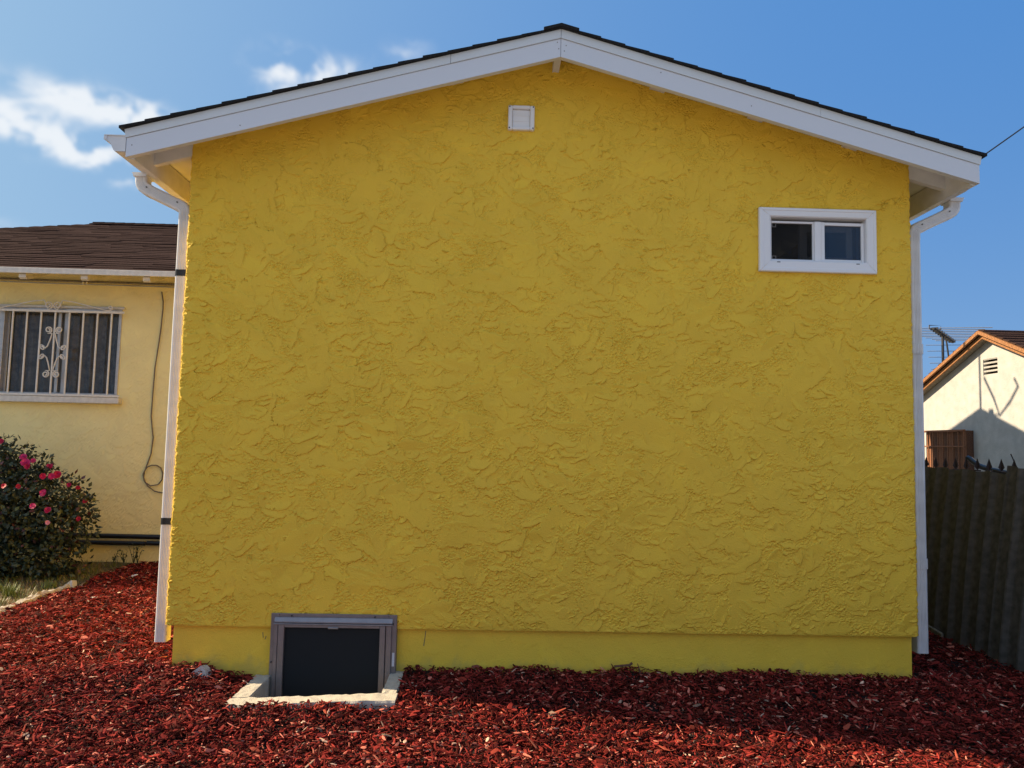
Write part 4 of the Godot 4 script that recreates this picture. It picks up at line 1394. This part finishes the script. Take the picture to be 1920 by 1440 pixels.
func small_things() -> void:
	# window well kerb: three cast pieces with ragged edges
	var wl := thing("window_well_curb", "rough pale concrete curb round the basement window pit", "curb")
	var f := noise(61, 9.0, 3)
	var runs := [[Vector3(-1.585, 0, -0.028), Vector3(-1.592, 0, 0.355), 0.088], [Vector3(-1.640, 0, 0.418), Vector3(-0.790, 0, 0.418), 0.117], [Vector3(-0.834, 0, -0.028), Vector3(-0.838, 0, 0.358), 0.080]]
	for r in runs:
		var b := B.new()
		var a: Vector3 = r[0]
		var e: Vector3 = r[1]
		var t := (e - a).normalized()
		var s := t.cross(Vector3.UP)
		var n := int(a.distance_to(e) / 0.02)
		var rows := []
		for k in n + 1:
			var p := a.lerp(e, float(k) / n)
			var yt := -0.274 + 0.032 * smoothstep(-1.64, -0.79, p.x)
			var row := []
			for q in [[-0.5, -0.30], [-0.5, -0.012], [-0.46, 0.0], [-0.25, 0.0], [0.0, 0.0], [0.25, 0.0], [0.46, 0.0], [0.5, -0.012], [0.5, -0.30]]:
				var u: Vector3 = p + s * (q[0] * r[2])
				var nz := f.get_noise_2d(u.x * 1.2 + q[0], u.z * 1.2)
				u += s * (signf(q[0]) * 0.005 * nz if absf(q[0]) > 0.4 else 0.0)
				u.y = yt + q[1] + (0.005 * nz if q[1] > -0.1 else 0.0)
				row.append(u)
			rows.append(row)
		for k in n:
			for j in 8:
				var c: Vector3 = (rows[k][j] + rows[k + 1][j + 1]) / 2 - a.lerp(e, (k + 0.5) / n) - Vector3(0, -0.36, 0)
				b.quad(rows[k][j], rows[k][j + 1], rows[k + 1][j + 1], rows[k + 1][j], c)
		for k in [0, n]:
			for j in range(1, 8):
				b.tri(rows[k][0], rows[k][j], rows[k][j + 1], -t if k == 0 else t)
		put("curb_side", b, M.concrete, wl)
	# white stone at the foundation corner
	var st := wedge([Vector3(-1.985, -0.262, 0.10), Vector3(-1.895, -0.196, 0.085), Vector3(-1.875, -0.215, 0.082), Vector3(-1.855, -0.275, 0.095)], Vector3(0.012, -0.01, -0.055))
	tag(put("white_stone", st, M.stone), "broken white stone in the mulch at the foundation corner", "stone")
	# pale mortar edging between lawn and mulch, in lumps
	var ed := thing("lawn_edging", "lumpy pale concrete edging between the dry lawn and red mulch", "edging")
	var pts := [Vector3(-4.03, 0, -1.30), Vector3(-4.044, 0, -1.638), Vector3(-4.081, 0, -1.829), Vector3(-4.096, 0, -1.992), Vector3(-4.12, 0, -2.254), Vector3(-4.12, 0, -2.491), Vector3(-4.118, 0, -2.72)]
	var lb := B.new()
	var prev := []
	for k in 140:
		var u := k / 139.0 * (pts.size() - 1)
		var i := mini(int(u), pts.size() - 2)
		var p: Vector3 = pts[i].lerp(pts[i + 1], u - i)
		var wv := 0.050 * (1.0 + 0.5 * f.get_noise_2d(p.z * 0.5, 1.0)) * (1.0 - 0.45 * k / 139.0)
		var hv := 0.045 * (1.0 + 0.7 * f.get_noise_2d(p.z * 0.55, 7.0))
		var y := gh(p.x, p.z) + 0.005
		var row := []
		for j in 9:
			var a := PI * j / 8.0
			var rr := 1.0 + 0.35 * f.get_noise_3d(p.z * 0.7, j * 0.08, 3.0)
			row.append(Vector3(p.x - cos(a) * wv * rr, y + sin(a) * hv * rr - 0.01, p.z))
		if k > 0:
			for j in 8:
				lb.quad(prev[j], prev[j + 1], row[j + 1], row[j], (prev[j] + row[j + 1]) / 2 - p - Vector3(0, y - 0.03, 0))
		prev = row
	put("mortar_strip", lb, M.concrete, ed)
	st = wedge([Vector3(-4.215, -0.345, -2.76), Vector3(-4.140, -0.275, -2.80), Vector3(-4.128, -0.272, -2.80), Vector3(-4.095, -0.335, -2.76)], Vector3(0.01, -0.01, -0.06))
	tag(put("concrete_shard", st, M.stone), "triangular concrete shard standing at the end of the lawn edging", "shard")
	st = wedge([Vector3(-4.11, -0.33, -2.80), Vector3(-4.03, -0.292, -2.85), Vector3(-4.06, -0.33, -2.83)], Vector3(0.0, -0.01, -0.05))
	tag(put("stone_flake", st, M.soffit), "small dull stone flake beside the concrete shard", "stone")
	st = lump(Vector3(0.06, 0.014, 0.022), 5, 0.3)
	var wp := put("white_scrap", st, M.trim)
	wp.position = Vector3(-3.70, gh(-3.70, -3.10) + 0.03, -3.10)
	wp.rotation = Vector3(0, 0.4, 0.25)
	tag(wp, "small white scrap lying on the shaded mulch by the cream house", "scrap")
	st = lump(Vector3(0.05, 0.03, 0.03), 8, 0.5)
	var pb := put("pale_pebble", st, M.stone)
	pb.position = Vector3(-3.55, gh(-3.55, -2.05) + 0.02, -2.05)
	tag(pb, "pale pebble on the sunlit mulch left of the downspout", "pebble")
	# twigs on the heap against the foundation
	var tw := B.new()
	tw.tube([Vector3(0.525, -0.235, 0.045), Vector3(0.522, -0.205, 0.045), Vector3(0.514, -0.180, 0.046), Vector3(0.506, -0.160, 0.048)], 0.0065, 6, 0.002)
	tag(put("upright_splinter", tw, M.rust_dark), "dark splinter standing upright in the mulch against the foundation", "splinter")
	tw = B.new()
	tw.box(Vector3(0.42, -0.176, 0.04), Vector3(0.085, 0.010, 0.014), Basis(Vector3(0, 0, 1), 0.10), 0.002)
	tw.box(Vector3(0.468, -0.169, 0.04), Vector3(0.030, 0.012, 0.012), Basis(Vector3(0, 0, 1), 0.7), 0.002)
	tag(put("bark_splinter", tw, M.rust_dark), "dark flat splinter on top of the mulch heap by the foundation", "splinter")

# ---------------------------------------------------------------- plants
func leaf(b: B, p: Vector3, d: Vector3, up: Vector3, l: float, w: float) -> void:
	var s := d.cross(up).normalized()
	var n := s.cross(d).normalized()
	var m := p + d * l * 0.45 + n * l * 0.10
	var e := p + d * l
	b.tri(p, m + s * w - n * w * 0.35, e, n)
	b.tri(p, m - s * w - n * w * 0.35, e, n)
	b.tri(p, m, m + s * w - n * w * 0.35, n)
	b.tri(p, m, m - s * w - n * w * 0.35, n)

func rvec() -> Vector3:
	return Vector3(rng.randfn(), rng.randfn(), rng.randfn()).normalized()

func plants() -> void:
	var h := thing("rose_bush", "dense rose bush with crimson flowers against the pale yellow wall", "bush", Vector3(-5.25, -0.34, -3.30))
	var b := B.new()
	rng.seed = 40
	var blobs := []
	# crown lobes: centre and radius, relative to the base
	for q in [[0.0, 0.78, 0.0, 0.50], [0.48, 0.62, 0.10, 0.42], [-0.45, 0.75, 0.0, 0.50], [0.70, 0.48, 0.0, 0.30], [0.30, 0.98, 0.02, 0.30], [0.05, 1.12, -0.05, 0.27], [-0.25, 1.20, 0.0, 0.30], [0.56, 0.28, 0.15, 0.34], [0.15, 0.40, 0.25, 0.42], [-0.35, 0.40, 0.25, 0.45], [-0.80, 0.70, 0.1, 0.50], [0.62, 0.80, -0.05, 0.24], [0.80, 0.66, -0.05, 0.17], [0.72, 0.22, 0.1, 0.26], [0.40, 0.16, 0.25, 0.30], [0.0, 0.18, 0.3, 0.34], [-0.5, 0.2, 0.3, 0.36], [0.35, 0.75, 0.1, 0.38], [-0.1, 0.95, 0.1, 0.38]]:
		blobs.append([Vector3(q[0] * 1.05 + 0.03, q[1], q[2]), q[3]])
	for k in 26:
		var bl = blobs[rng.randi() % blobs.size()]
		var e: Vector3 = bl[0] + rvec() * bl[1] * 0.7
		var s := Vector3(rng.randf_range(-0.25, 0.25), 0.0, rng.randf_range(-0.15, 0.2))
		var m := s.lerp(e, 0.5) + Vector3(rng.randf_range(-0.08, 0.08), 0.12, rng.randf_range(-0.05, 0.05))
		var sb := B.new()
		sb.tube([s, s.lerp(m, 0.6), m, m.lerp(e, 0.55), e], 0.011, 6, 0.003)
		put("stem", sb, M.stem, h)
	var lf := noise(77, 3.0, 2)
	var shoots := B.new()
	for bl in blobs:
		var count := int(7200 * bl[1] * bl[1])
		for k in count:
			var d := rvec()
			var r: float = bl[1] * (0.45 + 0.60 * pow(rng.randf(), 0.6))
			var p: Vector3 = bl[0] + d * r * Vector3(1.0, 0.95, 0.85)
			if p.y < 0.03:
				continue
			var nn := lf.get_noise_3dv(p * 1.6)
			if nn < -0.22 and rng.randf() < 0.75:
				continue
			var t := 0.6 + 0.8 * rng.randf()
			b.col = Color(0.032 * t, 0.046 * t, 0.020 * t)
			var roll := rng.randf()
			if roll < 0.05:
				b.col = Color(0.10 * t, 0.035 * t, 0.03 * t)
			elif roll < 0.16:
				b.col = Color(0.085 * t, 0.105 * t, 0.04 * t)
			leaf(b, p, (d * 0.6 + rvec() * 0.9 + Vector3(0, -0.1, 0.1)).normalized(), (d + Vector3(0, 0.7, 0) + rvec() * 0.5).normalized(), rng.randf_range(0.036, 0.068), rng.randf_range(0.012, 0.020))
	# long shoots that break the outline
	for q in [[0.42, 0.98, 0.46, 1.24], [0.12, 1.10, 0.10, 1.38], [0.66, 0.88, 0.82, 1.00], [0.82, 0.70, 1.02, 0.80], [0.84, 0.55, 1.00, 0.48], [0.52, 0.95, 0.66, 1.06], [-0.2, 1.30, -0.15, 1.50], [0.80, 0.40, 0.93, 0.34], [0.26, 1.06, 0.32, 1.20], [0.6, 0.05, 0.86, 0.02], [0.55, 0.08, 0.95, 0.12], [0.70, 0.02, 1.0, 0.16]]:
		var p0 := Vector3(q[0], q[1], rng.randf_range(-0.05, 0.15))
		var p1 := Vector3(q[2], q[3], p0.z + rng.randf_range(-0.06, 0.1))
		var sb := B.new()
		sb.tube([p0, p0.lerp(p1, 0.5) + Vector3(0.01, 0.015, 0), p1], 0.004, 5, 0.002)
		put("stem", sb, M.stem, h)
		for k in 20:
			var t := 0.6 + 0.7 * rng.randf()
			b.col = Color(0.040 * t, 0.056 * t, 0.024 * t)
			var u := rng.randf()
			leaf(b, p0.lerp(p1, u), (rvec() + (p1 - p0).normalized() * 0.4).normalized(), (Vector3(0, 1, 0.3) + rvec() * 0.4).normalized(), rng.randf_range(0.028, 0.05), rng.randf_range(0.009, 0.014))
	stuff(put("foliage", b, M.leaf, h))
	# flowers: cupped rings of petals
	var fl := [[-4.913, 0.972, 0, 1.0], [-4.678, 0.779, 1, 1.5], [-4.700, 0.830, 1, 1.2], [-4.606, 0.795, 1, 0.9], [-4.655, 0.745, 0, 1.0], [-4.455, 0.744, 0, 1.15], [-4.377, 0.676, 0, 1.35], [-4.430, 0.660, 1, 1.1], [-4.513, 0.658, 0, 1.0], [-4.262, 0.579, 0, 0.85], [-4.182, 0.556, 2, 0.8], [-4.493, 0.506, 1, 1.2], [-4.582, 0.381, 1, 1.05], [-4.442, 0.344, 0, 1.15], [-4.439, 0.232, 3, 0.75], [-4.154, 0.271, 2, 0.8], [-4.726, 0.56, 2, 0.8], [-4.858, 0.557, 2, 0.9], [-4.106, 0.435, 2, 0.8]]
	var eye := Vector3(-0.3433, 1.0392, 4.4428)
	for q in fl:
		var w0 := Vector3(q[0], q[1], -2.9)
		# carried back to the face of the crown
		var ray := (w0 - eye).normalized()
		var p: Vector3 = w0
		var best := 1e9
		for bl in blobs:
			var ce: Vector3 = bl[0] + h.position
			var rr: float = bl[1] * 1.02
			var oc := eye - ce
			var bq := oc.dot(ray)
			var disc := bq * bq - oc.length_squared() + rr * rr
			if disc > 0.0:
				var tt := -bq - sqrt(disc)
				if tt < best:
					best = tt
					p = eye + ray * tt
		p -= h.position
		var fb := B.new()
		var ax := (Vector3(0.1, 0.45, 1.0) + rvec() * 0.35).normalized()
		var sx := ax.cross(Vector3.UP).normalized()
		var sy := sx.cross(ax)
		for ring in 3:
			var np := 6 - ring
			for k in np:
				var a := TAU * (k + 0.5 * ring) / np + rng.randf() * 0.3
				var dir := sx * cos(a) + sy * sin(a)
				var r: float = (0.029 - 0.007 * ring) * q[3] * rng.randf_range(0.85, 1.1)
				var rise := 0.25 + 0.45 * ring
				var tip: Vector3 = dir * r + ax * r * rise
				var side := dir.cross(ax) * r * 0.62
				var o := ax * 0.006 * ring
				fb.tri(p + o, p + tip * 0.62 + side + o, p + tip + side * 0.4 + o, ax)
				fb.tri(p + o, p + tip + side * 0.4 + o, p + tip - side * 0.4 + o, ax)
				fb.tri(p + o, p + tip - side * 0.4 + o, p + tip * 0.62 - side + o, ax)
		put("rose", fb, M.petal[q[2]], h)

	# short dry grass and a few green tufts on the lawn
	rng.seed = 50
	var gb := B.new()
	gb.col = Color(1, 1, 1)
	gb.tri(Vector3(-0.0025, 0, 0), Vector3(0.0025, 0, 0), Vector3(0.004, 0.55, 0.05), Vector3(0, 0, 1))
	gb.tri(Vector3(-0.0025, 0, 0), Vector3(0.004, 0.55, 0.05), Vector3(0.0, 0.55, 0.05), Vector3(0, 0, 1))
	gb.tri(Vector3(0.0, 0.55, 0.05), Vector3(0.004, 0.55, 0.05), Vector3(0.012, 1.0, 0.22), Vector3(0, 0, 1))
	var mm := MultiMesh.new()
	mm.transform_format = MultiMesh.TRANSFORM_3D
	mm.use_colors = true
	mm.mesh = gb.mesh()
	var tf := []
	var cl := []
	for k in 15000:
		var x := rng.randf_range(-6.4, -4.13)
		var z := rng.randf_range(-4.1, -0.9)
		var d := lf.get_noise_2d(x * 1.7, z * 1.7)
		var green := d > 0.08
		var hgt := rng.randf_range(0.02, 0.05) * (1.6 if green else 0.8)
		var bs := Basis(Vector3.UP, rng.randf() * TAU) * Basis(Vector3.RIGHT, rng.randf_range(-0.2, 1.3 if not green else 0.7))
		tf.append(Transform3D(bs.scaled_local(Vector3(1.0, hgt, hgt)), Vector3(x, lawn_y(x, z) - 0.003, z)))
		var t := rng.randf_range(0.7, 1.3)
		cl.append(Color(0.13 * t, 0.15 * t, 0.02 * t) if green and rng.randf() < 0.8 else Color(0.28 * t, 0.20 * t, 0.085 * t))
	for q in [[-4.36, -2.30], [-4.43, -2.38], [-4.22, -2.62], [-4.60, -2.45], [-4.75, -2.5], [-4.5, -1.9], [-4.9, -2.2], [-4.3, -1.95]]:
		for k in 70:
			var x: float = q[0] + rng.randfn() * 0.035
			var z: float = q[1] + rng.randfn() * 0.035
			var hgt := rng.randf_range(0.05, 0.12)
			var bs := Basis(Vector3.UP, rng.randf() * TAU) * Basis(Vector3.RIGHT, rng.randf_range(-0.1, 0.5))
			tf.append(Transform3D(bs.scaled_local(Vector3(1.4, hgt, hgt)), Vector3(x, lawn_y(x, z) - 0.003, z)))
			var t := rng.randf_range(0.7, 1.3)
			cl.append(Color(0.13 * t, 0.17 * t, 0.03 * t))
	mm.instance_count = tf.size()
	for k in tf.size():
		mm.set_instance_transform(k, tf[k])
		mm.set_instance_color(k, cl[k])
	var gi := MultiMeshInstance3D.new()
	gi.name = "grass"
	gi.multimesh = mm
	gi.material_override = M.leaf
	add_child(gi, true)
	stuff(gi)
	tag(gi, "short dry grass with green tufts left of the mulch edging", "grass")
	# trailing weed at the foot of the pale wall
	var wd := B.new()
	for q in [[-4.33, 0.05], [-4.22, 0.10], [-4.12, 0.16], [-4.08, 0.12]]:
		var p0 := Vector3(q[0], -0.30, -4.0)
		for k in 5:
			var e := p0 + Vector3(rng.randf_range(-0.06, 0.08), q[1] + rng.randf() * 0.05, rng.randf_range(0, 0.08))
			wd.col = Color(0.04, 0.055, 0.02)
			wd.tube([p0, p0.lerp(e, 0.6) + Vector3(0, 0.02, 0), e], 0.004, 5, 0.001)
			for j in 3:
				leaf(wd, p0.lerp(e, 0.4 + 0.3 * j), rvec(), Vector3.UP, 0.035, 0.009)
	tag(put("weed", wd, M.leaf), "small weed at the foot of the pale wall beside the bush", "weed")

# ---------------------------------------------------------------- mulch chips
func chip_mesh(sd: int) -> ArrayMesh:
	# a split splinter one unit long, tapering and a little bent
	var r := RandomNumberGenerator.new()
	r.seed = sd
	var b := B.new()
	var n := 3
	var rows := []
	var bend := r.randf_range(-0.10, 0.10)
	for k in n + 1:
		var u := float(k) / n
		var x := u - 0.5
		var wd := 0.5 * (1.0 - 0.55 * pow(absf(2.0 * u - 1.0), 2.2)) * r.randf_range(0.75, 1.0)
		var th := 0.5 * r.randf_range(0.7, 1.0) * (0.55 if k == 0 or k == n else 1.0)
		var yy := bend * (1.0 - pow(2.0 * u - 1.0, 2)) * 2.0
		var zz := r.randf_range(-0.1, 0.1)
		rows.append([Vector3(x, yy + th, zz - wd * 0.7), Vector3(x, yy + th * r.randf_range(0.6, 1.0), zz + wd * 0.6), Vector3(x, yy - th * 0.3, zz + wd), Vector3(x, yy - th, zz), Vector3(x, yy - th * 0.4, zz - wd)])
	for k in n:
		var ctr: Vector3 = Vector3((rows[k][0].x + rows[k + 1][0].x) / 2, (rows[k][0].y + rows[k][3].y + rows[k + 1][0].y + rows[k + 1][3].y) / 4, 0)
		for j in 5:
			var j2 := (j + 1) % 5
			b.quad(rows[k][j], rows[k][j2], rows[k + 1][j2], rows[k + 1][j], (rows[k][j] + rows[k + 1][j2]) / 2 - ctr)
	for k in [0, n]:
		for j in range(1, 4):
			b.tri(rows[k][0], rows[k][j], rows[k][j + 1], Vector3(-1 if k == 0 else 1, 0, 0))
	return b.mesh()

func chip_color() -> Color:
	var t := rng.randf_range(0.40, 1.60)
	var roll := rng.randf()
	if roll < 0.07:
		return Color(0.50 * t, 0.16 * t, 0.11 * t)
	if roll < 0.085:
		return Color(0.55 * t, 0.36 * t, 0.26 * t)
	if roll < 0.46:
		return Color(0.065 * t, 0.012 * t, 0.009 * t)
	return Color(0.215 * t, 0.026 * t, 0.020 * t)

func chip_xf(x: float, z: float, big := 1.0, lift := 0.0) -> Transform3D:
	var l := rng.randf_range(0.014, 0.044) * big
	var long := rng.randf() < 0.12
	if long:
		l *= 2.0
	var wd := l * rng.randf_range(0.18, 0.48)
	if long:
		wd = l * rng.randf_range(0.08, 0.16)
	elif rng.randf() < 0.18:
		wd = l * rng.randf_range(0.5, 0.85)
	var th := rng.randf_range(0.003, 0.008)
	var bs := Basis(Vector3.UP, rng.randf() * TAU) * Basis(Vector3(0, 0, 1), rng.randfn() * 0.34) * Basis(Vector3(1, 0, 0), rng.randfn() * 0.5)
	return Transform3D(bs.scaled_local(Vector3(l, th, wd)), Vector3(x, gh(x, z) - 0.012 + rng.randf() * 0.034 + lift, z))

func mulch_here(x: float, z: float) -> bool:
	if x < -4.10 - 0.05 * sin(z * 3.0) or x > 3.30:
		return false
	if absf(x) < 2.09 and z < -0.02:
		return false
	if x > 3.02 and z < 2.4:
		return false
	if x > -1.634 and x < -0.790 and z < 0.480 and z > -0.05:
		return false
	return true

func mulch() -> void:
	rng.seed = 90
	var kinds := 7
	var tfs := []
	var cls := []
	var meshes := []
	for k in kinds:
		tfs.append([])
		cls.append([])
		meshes.append(chip_mesh(200 + k))
	# [x0, x1, z0, z1, chips per square metre, size]
	for q in [[-4.2, 3.2, -0.05, 1.35, 8200, 0.92], [-4.2, -2.0, -2.7, -0.05, 5200, 1.0], [-4.2, -2.0, -4.2, -2.7, 3000, 1.1], [2.0, 3.1, -2.6, -0.05, 3200, 1.0], [-4.2, 3.2, 1.35, 2.45, 1500, 1.3]]:
		var count := int((q[1] - q[0]) * (q[3] - q[2]) * q[4])
		for k in count:
			var x := rng.randf_range(q[0], q[1])
			var z := rng.randf_range(q[2], q[3])
			if not mulch_here(x, z):
				continue
			var kk := rng.randi() % kinds
			tfs[kk].append(chip_xf(x, z, q[5] * (0.75 + 0.5 * smoothstep(-0.3, 0.3, g_f.get_noise_2d(x * 0.8 + 70.0, z * 0.8)))))
			cls[kk].append(chip_color())
	for k in kinds:
		var mm := MultiMesh.new()
		mm.transform_format = MultiMesh.TRANSFORM_3D
		mm.use_colors = true
		mm.mesh = meshes[k]
		mm.instance_count = tfs[k].size()
		for j in tfs[k].size():
			mm.set_instance_transform(j, tfs[k][j])
			mm.set_instance_color(j, cls[k][j])
		var mi := MultiMeshInstance3D.new()
		mi.name = "wood_chips"
		mi.multimesh = mm
		mi.material_override = M.chip
		mulch_bed.add_child(mi, true)
		stuff(mi)
	# the largest chips lie on top as pieces of their own
	var cm := []
	for c in [Color(0.34, 0.075, 0.045), Color(0.27, 0.042, 0.026), Color(0.44, 0.13, 0.08), Color(0.16, 0.022, 0.015), Color(0.38, 0.085, 0.05), Color(0.30, 0.05, 0.03)]:
		var wm := mat(lin(c.r, c.g, c.b), 0.75)
		wm.metallic_specular = 0.16
		cm.append(wm)
	var made := 0
	while made < 300:
		var x := rng.randf_range(-3.2, 2.9)
		var z := 1.25 - 1.1 * pow(rng.randf(), 1.3)
		if not mulch_here(x, z):
			continue
		var o := obj("wood_chip", meshes[rng.randi() % kinds], cm[rng.randi() % cm.size()], mulch_bed)
		o.transform = chip_xf(x, z, 1.5, 0.006)
		made += 1
